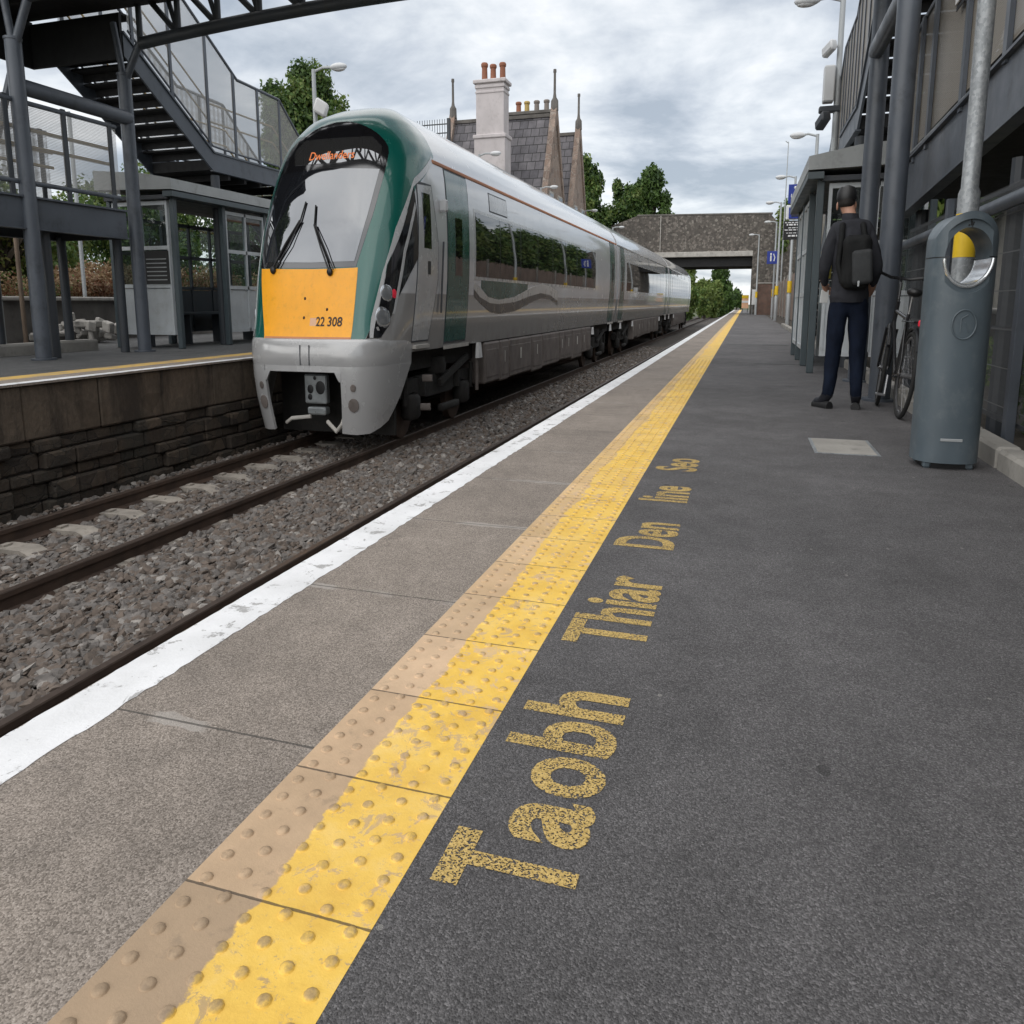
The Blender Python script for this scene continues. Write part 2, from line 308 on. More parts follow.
M['steel']=paint('dark_grey_painted_steel',(.080,.092,.112),.40,var=.2,vs=1.3,bump=.08,bs=30,dirt=(.03,.033,.037),dirtamt=.6)
M['steel_dk']=paint('charcoal_painted_steel',(.042,.048,.057),.5,var=.2,vs=1.3,dirt=(.05,.045,.04))
M['deck']=paint('shaded_deck_steel',(.012,.012,.013),.75,var=.3,vs=2)  # near-black base: the darkness under decks and stairs is put into the colour
M['sheltergrey']=paint('grey_shelter_cladding',(.36,.375,.375),.45,var=.15,vs=1.2,bump=.05,dirt=(.12,.12,.11))
M['shelter_post']=paint('teal_grey_shelter_post',(.065,.085,.095),.4,var=.15)
M['white_frame']=paint('white_frame_paint',(.50,.53,.55),.45,var=.12,vs=2,dirt=(.3,.3,.28),dirtamt=.4)
M['galv']=None
def galv():
    m=NT('galvanised_steel'); v=m.n('TexVoronoi',{'Vector':m.pos(),'Scale':55.},feature='F1'); g=m.n('SeparateColor',{0:v.outputs['Color']}).outputs[0]
    c=m.ramp(g,[(0,(.22,.235,.245)),(1,(.34,.355,.365))]); c=m.mix(1.,c,m.ramp(m.noise(3,7,.7),[(.3,.8),(.7,1.15)]),'MULTIPLY')
    m.bsdf(c,m.ramp(m.noise(8,4),[(.3,.42),(.7,.65)]),.45); return m.m
M['galv']=galv()
M['lamp_grey']=paint('lamp_post_grey',(.38,.40,.41),.5,.2,var=.12)
M['lamp_head']=paint('lamp_head_plastic',(.55,.56,.57),.4,var=.1)
M['black']=paint('black_plastic',(.012,.012,.013),.45,var=.2)
M['rubber']=paint('black_rubber',(.014,.014,.014),.8,var=.2)
M['yellow_rail']=paint('buff_handrail',(.42,.30,.13),.45,var=.25,vs=3)
M['timber']=paint('weathered_timber',(.15,.11,.08),.85,var=.3,vs=3,bump=.3)
M['glass']=glass('shelter_glass'); M['glass_dark']=glass('tinted_glass',(.3,.34,.34),.75)
M['meshp']=meshmat('parapet_mesh',(.40,.39,.37),.021,.019,.60)
M['meshp_d']=meshmat('dense_parapet_mesh',(.24,.215,.18),.019,.017,.2)
M['fence_mesh']=meshmat('fence_wire_mesh',(.13,.135,.14),.026,.24,.66,1,.97)
M['soil']=paint('dark_soil',(.06,.05,.04),.95,var=.4,vs=3,bump=.6,bs=25)
M['grass']=paint('verge_grass_ground',(.07,.085,.035),.95,var=.4,vs=2,bump=.6,bs=30,dirt=(.12,.1,.06))
def ballastmat(name,base,scale):
    m=NT(name); v=m.n('TexVoronoi',{'Vector':m.pos(),'Scale':scale},feature='F1'); g=m.n('SeparateColor',{0:v.outputs['Color']}).outputs[0]
    c=m.ramp(g,[(0,tuple(x*.5 for x in base)),(.6,base),(1,tuple(x*1.8 for x in base))]); m.bsdf(c,.9,0,v.outputs['Distance'],1.,.05); return m.m
M['ballast']=ballastmat('ballast_bed',(.085,.074,.066),17.)
M['stone1']=paint('ballast_stone_grey',(.142,.128,.118),.85,var=.45,vs=11,bump=.4,bs=40)
M['stone2']=paint('ballast_stone_brown',(.12,.095,.078),.85,var=.45,vs=11,bump=.4,bs=40)
M['stone3']=paint('ballast_stone_pale',(.26,.24,.22),.85,var=.35,vs=11,bump=.4,bs=40)
M['rail']=paint('rusty_rail_side',(.055,.034,.024),.75,var=.35,vs=6,bump=.3,bs=40); M['railtop']=paint('dull_rail_head',(.085,.062,.05),.4,.5,var=.2,vs=5)
M['sleeper']=paint('concrete_sleeper',(.30,.27,.235),.9,var=.25,vs=5,bump=.4,dirt=(.1,.085,.07))
M['leaf1']=leafmat('leaf_dark',(.042,.082,.024)); M['leaf2']=leafmat('leaf_mid',(.09,.155,.038)); M['leaf3']=leafmat('leaf_light',(.17,.225,.06))
M['leaf_y']=leafmat('leaf_yellowish',(.16,.15,.045)); M['leaf_r']=leafmat('leaf_rust',(.20,.095,.05)); M['leaf_t']=leafmat('leaf_straw',(.3,.21,.12))
M['bark']=paint('bark',(.07,.055,.04),.9,var=.4,vs=6,bump=.6)
LEAF=[M['leaf1'],M['leaf2'],M['leaf3']]
# train paints
def bodypaint():
    m=NT('train_body_paint'); x,y,z=m.xyz()
    # livery: green cab end bounded by a raked line, silver edge stripe, silver body, darker lower band
    zt=m.math('DIVIDE',m.math('SUBTRACT',z,.39),3.2)
    prof=[(.39,10.50),(.68,10.73),(1.21,10.96),(1.76,11.31),(2.32,11.86),(2.80,12.72),(3.55,12.85)]
    yl=m.math('MULTIPLY_ADD',m.ramp(zt,[((q-.39)/3.2,(v-10)/3) for q,v in prof]),3.,10.)
    g=m.math('LESS_THAN',y,yl)
    lower=m.sstep(z,1.02,.99); sil=m.mix(lower,(.56,.57,.59),(.30,.295,.29))
    sil=m.mix(m.math('MULTIPLY',m.sstep(m.noise(.8,5,.6),.5,.8),.12),sil,(.25,.23,.21))
    stripe=m.math('MULTIPLY',m.math('GREATER_THAN',z,1.0),m.math('LESS_THAN',z,1.045)); sil=m.mix(m.math('MULTIPLY',stripe,.5),sil,(.62,.62,.63))
    roof=m.sstep(z,2.74,2.78); sil=m.mix(roof,sil,(.68,.69,.70)); top=m.sstep(z,3.36,3.38); sil=m.mix(top,sil,(.26,.31,.30))
    c=m.mix(g,sil,(.004,.095,.075))
    grime=m.math('MULTIPLY',m.sstep(z,.7,.2),m.math('MULTIPLY',m.sstep(m.noise(3,8,.7),.4,.7),.4)); c=m.mix(grime,c,(.12,.1,.085))
    m.bsdf(c,m.ramp(m.noise(4,5),[(.3,.2),(.7,.28)]),.1,Coat_Weight=.8,Coat_Roughness=.05); return m.m
M['body']=bodypaint()
M['silver']=paint('silver_train_paint',(.45,.455,.46),.25,.15,var=.06,vs=1,dirt=(.22,.2,.18),dirtamt=.15,Coat_Weight=.5,Coat_Roughness=.06)
M['bumper']=paint('silver_bumper_paint',(.40,.40,.402),.22,.2,var=.02,vs=1,dirt=(.3,.28,.26),dirtamt=.12,Coat_Weight=.6,Coat_Roughness=.06)
M['green']=paint('green_train_paint',(.006,.075,.065),.22,0,var=.08,dirt=(.02,.06,.05),dirtamt=.15,Coat_Weight=.7,Coat_Roughness=.05)
M['tyellow']=paint('yellow_front_paint',(.92,.40,.018),.35,0,var=.06,vs=5,dirt=(.45,.2,.03),dirtamt=.3)
M['orange']=paint('orange_gutter_line',(.55,.22,.10),.5,var=.15)
def darkglass(name,refl,tint=(.02,.022,.024),rough=.02):
    m=NT(name); d=m.n('BsdfPrincipled',{'Base Color':(*tint,1),'Roughness':rough,'Specular IOR Level':.8}); g=m.n('BsdfGlossy',{'Color':(.85,.9,.97,1),'Roughness':rough})
    mx=m.n('MixShader',{0:refl}); m.t.links.new(d.outputs[0],mx.inputs[1]); m.t.links.new(g.outputs[0],mx.inputs[2]); m.surf(mx); return m.m
M['screen']=darkglass('windscreen_glass',.145,(.012,.013,.016)); M['window']=darkglass('train_window_glass',.05,(.010,.010,.010)); M['gloss_black']=darkglass('gloss_black_panel',.04,(.008,.008,.009),.08)
M['signglass']=darkglass('sign_glass',.16,(.03,.03,.03)); M['lens']=darkglass('lamp_lens',.3,(.16,.165,.17),.08); M['redlens']=paint('red_lens',(.75,.03,.06),.2,var=.1)
m=NT('led_lettering'); m.surf(m.n('Emission',{0:(1.,.30,.11,1),1:.5})); M['led']=m.m
M['dark_letters']=paint('black_numerals',(.03,.012,.006),.5); M['pale_patch']=paint('pale_patch',(.75,.45,.28),.5)
M['under']=paint('underframe_black',(.014,.013,.012),.8,var=.4,vs=5,dirt=(.04,.03,.022)); M['ubox']=paint('grimy_equipment_box',(.135,.115,.105),.7,var=.3,vs=3,dirt=(.06,.045,.035),dirtamt=.7)
M['white_plastic']=paint('white_plastic',(.6,.6,.6),.5)
M['steelbright']=paint('bright_steel',(.42,.45,.46),.35,.6,var=.2,vs=6)
M['wave_dark']=paint('dark_grey_livery_wave',(.10,.092,.09),.3,.1,var=.15); M['wave_light']=paint('pale_livery_wave',(.5,.48,.46),.3,.1,var=.1)
M['gangway']=paint('gangway_bellows',(.05,.055,.058),.7)
# ---------------------------------------------------------------- ground, platforms, track
ZR=-.93
struct(MB().sheet(-900,900,-60,1500,-1.30).build('ground',M['grass'],smooth=0))
struct(MB().sheet(-9.2,-1.5,-8,400,-1.10).build('ballast',M['ballast'],smooth=0))
# near platform body
struct(MB().prism([(-1.86,-1.25),(4.2,-1.25),(4.2,-.012),(-1.86,-.012)],'y',-4,135).build('platform',M['conc_dark'],smooth=0))
struct(MB().sheet(-.622,1.86,-4,135,0).build('pavement',M['asphalt'],smooth=0))
struct(MB().sheet(1.86,4.2,-4,135,-.004).build('soil_strip',M['soil'],smooth=0))
mb=MB().box(-1.89,-1.045,-4,135,-.17,.0); struct(mb.build('edge_paving',M['slab'],smooth=0))
# ragged edged white line
def ragged(x0,x1,y0,y1,z,step,amp,seed):
    g=random.Random(seed); mb=MB(); y=y0; L=[];
    while y<y1: L.append((x0+g.uniform(0,amp),x1+g.uniform(-amp,amp),y)); y+=step*(1+ y/25 if y>0 else 1)
    L.append((x0,x1,y1)); v=[];f=[]
    for a,b,c in L: v+= [(a,c,z),(b,c,z)]
    for i in range(len(L)-1): f.append((2*i,2*i+1,2*i+3,2*i+2))
    return mb.add(v,f)
mb=ragged(-1.889,-1.70,-4,135,.0012,.035,.006,3); struct(mb.build('white_line',M['white_line'],smooth=0))
mb=MB().sheet(-1.045,-.622,-4,135,.0005)
for j in range(6):
    x=-1.045+.423*(j+.5)/6
    y=-.55+(.0333 if j%2 else 0)
    while y<16:
        r=.0150; n=10 if y<5 else 6; b=len(mb.v)
        for q,(rr,zz) in enumerate(((1,.0005),(.86,.0031),(.5,.0047))):
            for k in range(n): a=2*math.pi*k/n; mb.v.append((x+r*rr*math.cos(a),y+r*rr*math.sin(a),zz))
        for q in range(2):
            for k in range(n): mb.f.append((b+q*n+k,b+q*n+(k+1)%n,b+(q+1)*n+(k+1)%n,b+(q+1)*n+k)); mb.mi.append(0)
        mb.f.append(tuple(b+2*n+k for k in range(n))); mb.mi.append(0); y+=.0667
struct(mb.build('tactile_paving',M['tactile'],smooth=60))
# painted words, reading along the platform
words=[('Taobh',1.25,2.09),('Thiar',2.40,3.09),('Den',3.49,3.93),('line',4.38,4.78),('Seo',5.24,5.68)]
root=thing('painted_lettering','worn yellow stencilled words painted on the dark asphalt beside the tactile strip','lettering',(-.42,1.2,.004))
for w,y0,y1 in words:
    if w=='Taobh':
        v=[];f=[]
        for ch,a,b_,hh in (('T',0,.165,.292),('a',.165,.315,.19),('o',.33,.49,.19),('b',.51,.66,.292),('h',.68,.83,.292)):
            v2,f2=fit_text(ch,b_-a,hh,.03); k0=len(v); v+=[(p[0]+a,p[1]) for p in v2]; f+=[tuple(i+k0 for i in q) for q in f2]
    else: v,f=fit_text(w,y1-y0,.292,.026)
    mesh_obj('painted_word',[(-.275-p[1],y0+p[0],.0016) for p in v],f,[0]*len(f),M['letter'],root,smooth=0,recalc=False)
mesh_obj('painted_stroke',[(-.57,.62,.0016),(-.3,.62,.0016),(-.3,.78,.0016),(-.57,.78,.0016)],[(0,1,2,3)],[0],M['letter'],root,smooth=0,recalc=False)
# access cover and resurfaced patches
root=thing('access_cover','pale grey rectangular access cover set in the asphalt in front of the standing man','cover',(.81,6.55,0))
mb=MB().box(.6,1.03,6.24,6.88,-.02,.006,.002); mb.build('plate',M['conc'],root,smooth=0)
mb=MB().box(.575,1.055,6.215,6.905,-.02,.003); mb.build('frame',M['galv'],root,smooth=0)
for yy,x0,x1,w in ((22,-.5,1.2,.5),(31,-.45,1.6,.35),(15.2,.2,1.3,.2)):
    struct(MB().sheet(x0,x1,yy,yy+w,.004).build('pavement_patch',M['asphalt_far'],smooth=0))
# kerb stones on the right
mb=MB(); y=4.2
while y<40:
    L=.9; mb.box(1.76+random.uniform(-.015,.015),1.93,y+.006,y+L-.006,-.05,.12+random.uniform(-.01,.01),.02); y+=L
struct(mb.build('kerb',M['conc'],smooth=0))
# far platform
FZ=.15
struct(MB().box(-22,-8.50,-2,90,-1.2,FZ-.003).build('platform',M['asphalt_far'],smooth=0))
mb=MB().box(-8.98,-8.36,-2,90,FZ-.018,FZ+.001); struct(mb.build('edge_paving',M['slab'],smooth=0))
struct(ragged(-8.55,-8.362,-2,90,FZ+.005,.1,.01,5).build('white_line',M['white_line'],smooth=0))
m=NT('faded_yellow_strip'); c=m.ramp(m.noise(4,8,.7),[(.35,(.34,.26,.17)),(.55,(.62,.40,.10)),(.75,(.70,.46,.12))]); m.bsdf(c,.8)
struct(MB().sheet(-9.36,-8.98,-2,90,FZ+.001).build('tactile_paving',m.m,smooth=0))
mb=MB(); y=4
while y<12.3: mb.box(-13.35,-12.95,y+.01,y+1.18,FZ-.05,FZ+.17+random.uniform(-.02,.02),.03); y+=1.2
struct(mb.build('kerb',M['conc'],smooth=0))
# retaining wall under the far platform: big blocks over rough courses
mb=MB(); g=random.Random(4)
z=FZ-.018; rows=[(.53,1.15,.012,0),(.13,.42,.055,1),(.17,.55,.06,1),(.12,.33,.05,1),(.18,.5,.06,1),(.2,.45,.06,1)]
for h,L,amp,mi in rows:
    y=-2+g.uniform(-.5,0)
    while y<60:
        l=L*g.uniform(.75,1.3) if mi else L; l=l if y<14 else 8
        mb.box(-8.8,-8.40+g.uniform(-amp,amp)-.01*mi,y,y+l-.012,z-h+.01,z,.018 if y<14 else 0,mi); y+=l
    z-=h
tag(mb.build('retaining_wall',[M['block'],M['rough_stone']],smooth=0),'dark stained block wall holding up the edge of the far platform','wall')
# tracks
def track(name,xc,label,y0,y1,sl0,sl1):
    root=thing(name,label,'railway track',(xc,0,-1.1))
    for s in (-1,1):
        x=xc+s*.835; prof=[(-.07,0),(.07,0),(.07,.015),(.012,.04),(.012,.115),(.036,.122),(.036,.155),(.03,.162),(-.03,.162),(-.036,.155),(-.036,.122),(-.012,.115),(-.012,.04),(-.07,.015)]
        mb=MB().prism([(x+a,ZR-.162+b) for a,b in prof],'y',y0,y1)
        for i in range(len(mb.f)):
            if i-2 in (6,7,8): mb.mi[i]=1
        mb.build('rail',[M['rail'],M['railtop']],root,smooth=0)
    y=sl0
    while y<sl1:
        g_=random.uniform(-.02,.02)
        prof=[(xc-1.28,-1.2),(xc+1.28,-1.2),(xc+1.28,-1.06),(xc+.42,-1.048),(xc+.22,-1.107),(xc-.22,-1.107),(xc-.42,-1.048),(xc-1.28,-1.06)]
        mb=MB().prism(prof,'y',y-.12+g_,y+.12+g_)
        for s in (-1,1):
            for q in (-1,1): mb.box(xc+s*.835+q*.10-.035,xc+s*.835+q*.10+.035,y-.05,y+.05,-1.08,-1.035)
        mb.build('sleeper',M['sleeper'],root,smooth=0); y+=.70
    return root
track('railway_track',-6.735,'rusty railway track with pale sleepers, on which the train stands',-6,420,2.9,13.5)
track('railway_track',-3.19,'empty railway track close under the near platform edge',-6,420,-4,1)
# loose ballast stones
def stones(n,x0,x1,z0,ylo,yhi,size,seed,pw=1.6):
    g=np.random.default_rng(seed); t=(1+5**.5)/2
    iv=np.array([(-1,t,0),(1,t,0),(-1,-t,0),(1,-t,0),(0,-1,t),(0,1,t),(0,-1,-t),(0,1,-t),(t,0,-1),(t,0,1),(-t,0,-1),(-t,0,1)],float)/math.sqrt(1+t*t)
    fc=np.array([(0,11,5),(0,5,1),(0,1,7),(0,7,10),(0,10,11),(1,5,9),(5,11,4),(11,10,2),(10,7,6),(7,1,8),(3,9,4),(3,4,2),(3,2,6),(3,6,8),(3,8,9),(4,9,5),(2,4,11),(6,2,10),(8,6,7),(9,8,1)])
    y=ylo+(yhi-ylo)*g.random(n)**pw; x=x0+(x1-x0)*g.random(n); s=size*(.5+1.1*g.random(n)**2.0)
    vv=iv[None]*(.72+.5*g.random((n,12,1)))*(s[:,None,None])*np.array([1.25,1.25,.62])*(.65+.7*g.random((n,1,3)))
    a=g.random(n)*6.28; ca,sa=np.cos(a)[:,None],np.sin(a)[:,None]; X=vv[...,0]*ca-vv[...,1]*sa; Y=vv[...,0]*sa+vv[...,1]*ca
    tl=(g.random(n)-.5)[:,None]*1.6; Zt=vv[...,2]*np.cos(tl)+X*np.sin(tl)*.8; X=X*np.cos(tl)-vv[...,2]*np.sin(tl)*.8
    v=np.stack([X+x[:,None],Y+y[:,None],Zt+z0+(g.random(n)*size*.55)[:,None]],2).reshape(-1,3)
    f=(fc[None]+(np.arange(n)*12)[:,None,None]).reshape(-1,3)
    mi=np.repeat(g.choice(3,n,p=(.46,.46,.08)),20); return v,f,mi
VV=[];FF=[];MM=[];off=0
for q in (stones(15000,-5.80,-4.07,-1.072,2.2,11,.034,1,1.2),stones(11000,-5.80,-4.07,-1.075,10.5,45,.044,2,1.7),stones(9000,-7.5,-5.97,-1.105,3,15,.033,3,1.2),stones(2600,-8.36,-7.62,-1.09,3,17,.036,4,1.2),stones(1600,-3.95,-2.4,-1.11,.5,14,.045,5,1.)):
    VV.append(q[0]);FF.append(q[1]+off);MM.append(q[2]);off+=len(q[0])
V=np.concatenate(VV);F_=np.concatenate(FF);MI=np.concatenate(MM)
o=mesh_obj('gravel',V,F_.tolist(),MI.tolist(),[M['stone1'],M['stone2'],M['stone3']],smooth=0,recalc=False); tag(o,'grey brown track ballast','ballast',kind='stuff')
# ---------------------------------------------------------------- the train
XC=-6.735
def itp(z,a): return float(np.interp(z,[p[0] for p in a],[p[1] for p in a]))
WZ=[(-.75,1.16),(-.3,1.27),(.15,1.31),(.42,1.33),(.8,1.38),(1.2,1.42),(1.7,1.435),(2.1,1.425),(2.5,1.395),(2.72,1.35),(2.9,1.26),(3.05,1.14),(3.2,.97),(3.35,.74),(3.45,.54),(3.52,.35),(3.57,.13),(3.585,.02)]
YC=[(-.75,10.5),(-.3,10.42),(.0,10.38),(.40,10.40),(.55,10.48),(.8,10.56),(1.29,10.72),(1.8,10.92),(2.2,11.14),(2.5,11.33),(2.7,11.46),(2.95,11.63),(3.1,11.79),(3.25,11.98),(3.38,12.3),(3.47,12.6),(3.54,13.0),(3.58,13.5)]
NZ=[(-.75,5.5),(.38,5.2),(.75,4.7),(1.3,4.2),(2.3,3.4),(2.9,2.9),(3.58,2.4)]
def smooth_tab(tab,lo,hi,w=.09):
    zs=np.linspace(lo,hi,600); y=np.interp(zs,[p[0] for p in tab],[p[1] for p in tab]); n=int(w/(zs[1]-zs[0])); k=np.hanning(2*n+3); k/=k.sum(); yp=np.pad(y,n+1,mode='edge'); return zs,np.convolve(yp,k,'valid')
_w=smooth_tab(WZ[:13],-.75,3.2); _y=smooth_tab(YC,-.75,3.585,.06)
def par(z):
    W=itp(z,WZ) if z>3.0 else float(np.interp(z,*_w)); yc=float(np.interp(z,*_y)) if z>.6 else itp(z,YC); n=itp(z,NZ); return W,yc,n,max(12.6,yc+.6*W+.05)
def S(u,z):
    W,yc,n,yb=par(z); s=1 if u>=0 else -1; a=abs(u)
    if a<=1:
        p=math.radians(90*a); r=(abs(math.sin(p))**n+abs(math.cos(p))**n)**(-1/n); return Vector((XC+s*W*r*math.sin(p),yb-(yb-yc)*r*math.cos(p),z))
    return Vector((XC+s*W,yb+(a-1)*10,z))
def uY(Y,z,s=1):
    W,yc,n,yb=par(z)
    if Y>=yb: return s*(1+(Y-yb)/10)
    b=max(0,min(1,(yb-Y)/(yb-yc))); return s*math.degrees(math.atan2((1-b**n)**(1/n),b))/90
def SN(u,z):
    e=.004; du=S(u+e,z)-S(u-e,z); dz=S(u,min(z+e,3.57))-S(u,z-e); n=du.cross(dz).normalized(); p=S(u,z)
    if n.dot(p-Vector((XC,14,1.4)))<0: n=-n
    return n
def patch(mb,poly,off,thick=.012,side=False,s=1,du=.05,dz=.13,mi=0):
    """plate that follows the body shell; poly in (u,z), or in (Y,z) when side"""
    bm=bmesh.new(); vs=[bm.verts.new((a,b,0)) for a,b in poly]; bm.faces.new(vs)
    lo=[min(p[i] for p in poly) for i in (0,1)]; hi=[max(p[i] for p in poly) for i in (0,1)]
    if side: du=.12 if hi[0]<13.5 else 1.0
    for i,st in ((0,du),(1,dz)):
        q=math.floor(lo[i]/st)*st
        while q<hi[i]:
            if q>lo[i]+1e-4:
                co=[0,0,0]; no=[0,0,0]; co[i]=q; no[i]=1
                bmesh.ops.bisect_plane(bm,geom=bm.verts[:]+bm.edges[:]+bm.faces[:],dist=1e-5,plane_co=co,plane_no=no)
            q+=st
    bm.verts.ensure_lookup_table(); bm.verts.index_update()
    O=[];I=[]
    for v in bm.verts:
        u=uY(v.co.x,v.co.y,s) if side else v.co.x; z=v.co.y; p=S(u,z); n=SN(u,z); O.append(p+n*off); I.append(p+n*(off-thick))
    nv=len(O); fs=[tuple(v.index for v in f.verts) for f in bm.faces]; fs2=[tuple(nv+i for i in f[::-1]) for f in fs]
    rim=[(e.verts[0].index,e.verts[1].index,nv+e.verts[1].index,nv+e.verts[0].index) for e in bm.edges if e.is_boundary]
    bm.free(); mb.add(O+I,fs+fs2+rim,mi); return mb
train=thing('railcar_train','silver diesel railcar train with green cab end and yellow front panel','train',(XC,10.4,ZR))
# shells
def car_shell(y0,y1,nose):
    zs=[.26,.34,.42,.46,.52]+list(np.arange(.62,2.7,.12))+[2.70,2.74,2.78]+list(np.arange(2.84,3.5,.045))+[3.5,3.53,3.555,3.575,3.585]
    if nose:
        us=list(np.linspace(0,1,46))+list(1+np.array([.03,.08,.2,.5,1.,1.5]))+[1+(y1-12.6)/10]; us=[-a for a in us[:0:-1]]+us
        V=[];F=[]
        for z in zs:
            for u in us:
                if abs(u)>1: p=S(math.copysign(1,u),z); yy=12.6+(abs(u)-1)*10; p=Vector((p.x,max(p.y,yy),z))
                else: p=S(u,z)
                V.append(p)
    else:
        V=[];F=[]; us=[(-1,y1),(-1,y0),(1,y0),(1,y1)]
        for z in zs:
            W=par(z)[0]
            for s,y in us: V.append(Vector((XC+s*W,y,z)))
    n=len(us)
    for j in range(len(zs)-1):
        for i in range(n-1): F.append((j*n+i,j*n+i+1,(j+1)*n+i+1,(j+1)*n+i))
        F.append((j*n+n-1,j*n,(j+1)*n,(j+1)*n+n-1))
    F.append(tuple(range(n))[::-1]); F.append(tuple((len(zs)-1)*n+i for i in range(n)))
    return MB().add(V,F)
CARS=[(10.4,32.15),(32.6,54.4),(54.85,76.8)]
# livery: curved green boundary
m=M['body'].node_tree
for i,(y0,y1) in enumerate(CARS): car_shell(y0,y1,i==0).build('car_body',M['body'],train,smooth=28)
for i in (0,1): MB().box(XC-1.0,XC+1.0,CARS[i][1]-.02,CARS[i+1][0]+.02,.2,3.1).build('gangway',M['gangway'],train)
P=lambda name,poly,mat,off=.006,thick=.014,parent=None,**k: patch(MB(),poly,off,thick,**k).build(name,mat,parent or train,smooth=40)
mir=lambda poly: [(-a,b) for a,b in poly][::-1]
# front: yellow panel, windscreen, destination display
yp=P('front_panel',[(-.335,.45),(.352,.45),(.337,1.295),(.18,1.285),(0,1.283),(-.18,1.288),(-.42,1.30)],M['tyellow'],.006)
patch(MB(),[(-.33,.452),(.35,.452),(.35,.475),(-.33,.475)],.009,.012).build('panel_seam',M['orange'],yp)
for b,u0,u1,z0,z1,mat in (('22 308',.082,.282,.60,.715,'dark_letters'),):
    v,f=fit_text(b,1,1,.02); mesh_obj('fleet_number',[S(u0+(u1-u0)*p[0],z0+(z1-z0)*p[1])+SN(u0+(u1-u0)*p[0],z0+(z1-z0)*p[1])*.010 for p in v],f,[0]*len(f),M[mat],yp,smooth=0,recalc=False)
patch(MB(),[(.03,.60),(.085,.60),(.085,.70),(.03,.70)],.008,.01).build('worn_decal',M['pale_patch'],yp)
for u,z in ((-.03,.93),(-.025,.70),(.16,.80)): MB().ell(S(u,z)+SN(u,z)*.004,.022,.012,.022,8,6).build('bolt',M['dark_letters'],yp)
sur=P('windscreen_surround',[(-.435,1.31),(0,1.295),(.325,1.305),(.385,1.9),(.437,2.62),(.447,2.72),(.445,2.80),(.428,2.87),(.40,2.935),(.365,2.99),(.32,3.04),(.26,3.09),(.20,3.13),(.12,3.16),(.05,3.175),(-.08,3.175),(-.15,3.16),(-.22,3.135),(-.28,3.09),(-.335,3.04),(-.38,2.99),(-.41,2.935),(-.435,2.87),(-.45,2.80),(-.445,2.62),(-.45,1.95)],M['gloss_black'],.006)
P('windscreen',[(-.385,1.375),(0,1.36),(.312,1.37),(.355,1.9),(.392,2.50),(0,2.53),(-.405,2.50),(-.40,1.9)],M['screen'],.012,parent=train)
dd=P('destination_display',[(-.30,2.60),(.385,2.60),(.40,2.80),(.33,2.93),(-.30,2.93),(-.36,2.80)],M['signglass'],.012)
v,f=fit_text('Dwellanders',1,1,.0); u0,u1,z0,z1=-.185,.20,2.648,2.755
mesh_obj('led_lettering',[S(u0+(u1-u0)*p[0],z0+(z1-z0)*p[1])+SN(u0+(u1-u0)*p[0],z0+(z1-z0)*p[1])*.016 for p in v],f,[0]*len(f),M['led'],dd,smooth=0,recalc=False)
# wipers
for piv,a,b,c in (((-.30,1.27),(-.132,1.86),(-.275,1.40),(-.118,2.10)),((.156,1.24),(-.009,1.80),(.135,1.36),(-.03,2.05))):
    q=lambda t,o: S(*t)+SN(*t)*o
    mb=MB().tube([q(piv,.05),q(((piv[0]+a[0])/2,(piv[1]+a[1])/2),.07),q(a,.05)],.014,6); mb.ell(q(piv,.03),.05,.04,.05,10,7)
    mb.tube([q((piv[0]+.03,piv[1]+.02),.05),q(((piv[0]+a[0])/2+.03,(piv[1]+a[1])/2),.07),q((a[0]+.01,a[1]),.05)],.009,6)
    w=mb.build('wiper',M['black'],train); MB().tube([q(b,.03),q(a,.035),q(c,.03)],.013,6).build('wiper_blade',M['rubber'],w)
# bumper and skirts
mb=MB(); us=np.linspace(-.735,.735,61); prof=[(-.03,.125),(.010,.128),(.022,.17),(.027,.24),(.025,.31),(.018,.37),(.007,.42),(-.012,.452),(-.05,.47)]; V=[];F=[]
for u in us:
    tp=max(0.,min(1,(.735-abs(u))/.36))
    for o,z in [(o*tp if o>0 else o,z) for o,z in prof]: V.append(S(u,min(z,.40))+Vector((0,0,max(0,z-.40)))+SN(u,min(z,.38))*(o))
n=len(prof)
for i in range(len(us)-1):
    for j in range(n-1): F.append((i*n+j,i*n+j+1,(i+1)*n+j+1,(i+1)*n+j))
mb.add(V,F).build('bumper',M['bumper'],train,smooth=40)
mb=MB()
for uu in (-.03,.05): patch(mb,[(uu,.14),(uu+.006,.14),(uu+.006,.38),(uu,.38)],.034,.01)
mb.build('bumper_seam',M['steel_dk'],train)
for s in (1,-1):
    po=[(.298,-.685),(.40,-.70),(.473,-.69),(.53,-.63),(.575,-.56),(.65,-.25),(.73,.128),(.298,.128)]
    if s<0: po=[(-.335,-.68),(-.335,.128),(-.73,.128),(-.65,-.25),(-.575,-.56),(-.53,-.63),(-.473,-.69),(-.40,-.69)]
    sk=P('skirt',po,M['bumper'],.014,.05)
    mb=MB()
    for z,r_ in ((-.33,.085),(-.12,.045)):
        u=s*.375; p=S(u,z); nn=SN(u,z); mb.lathe([(r_,-.01),(r_,.004),(r_*.8,.008)],p.x,p.y,16,0,Matrix.Translation((0,0,p.z))@Vector((0,0,1)).rotation_difference(nn).to_matrix().to_4x4()@Matrix.Translation((0,0,.02)))
    mb.build('vent',M['ubox'],sk)
mb=MB(); patch(mb,[(-.33,.06),(.298,.06),(.298,.13),(-.33,.13)],.015,.04)
patch(mb,[(.288,-.05),(.30,-.05),(.30,.062),(.255,.062)],.018,.03); patch(mb,[(-.29,.062),(-.34,.062),(-.34,-.05),(-.325,-.05)],.018,.03); mb.build('coupler_pocket_frame',M['bumper'],train)
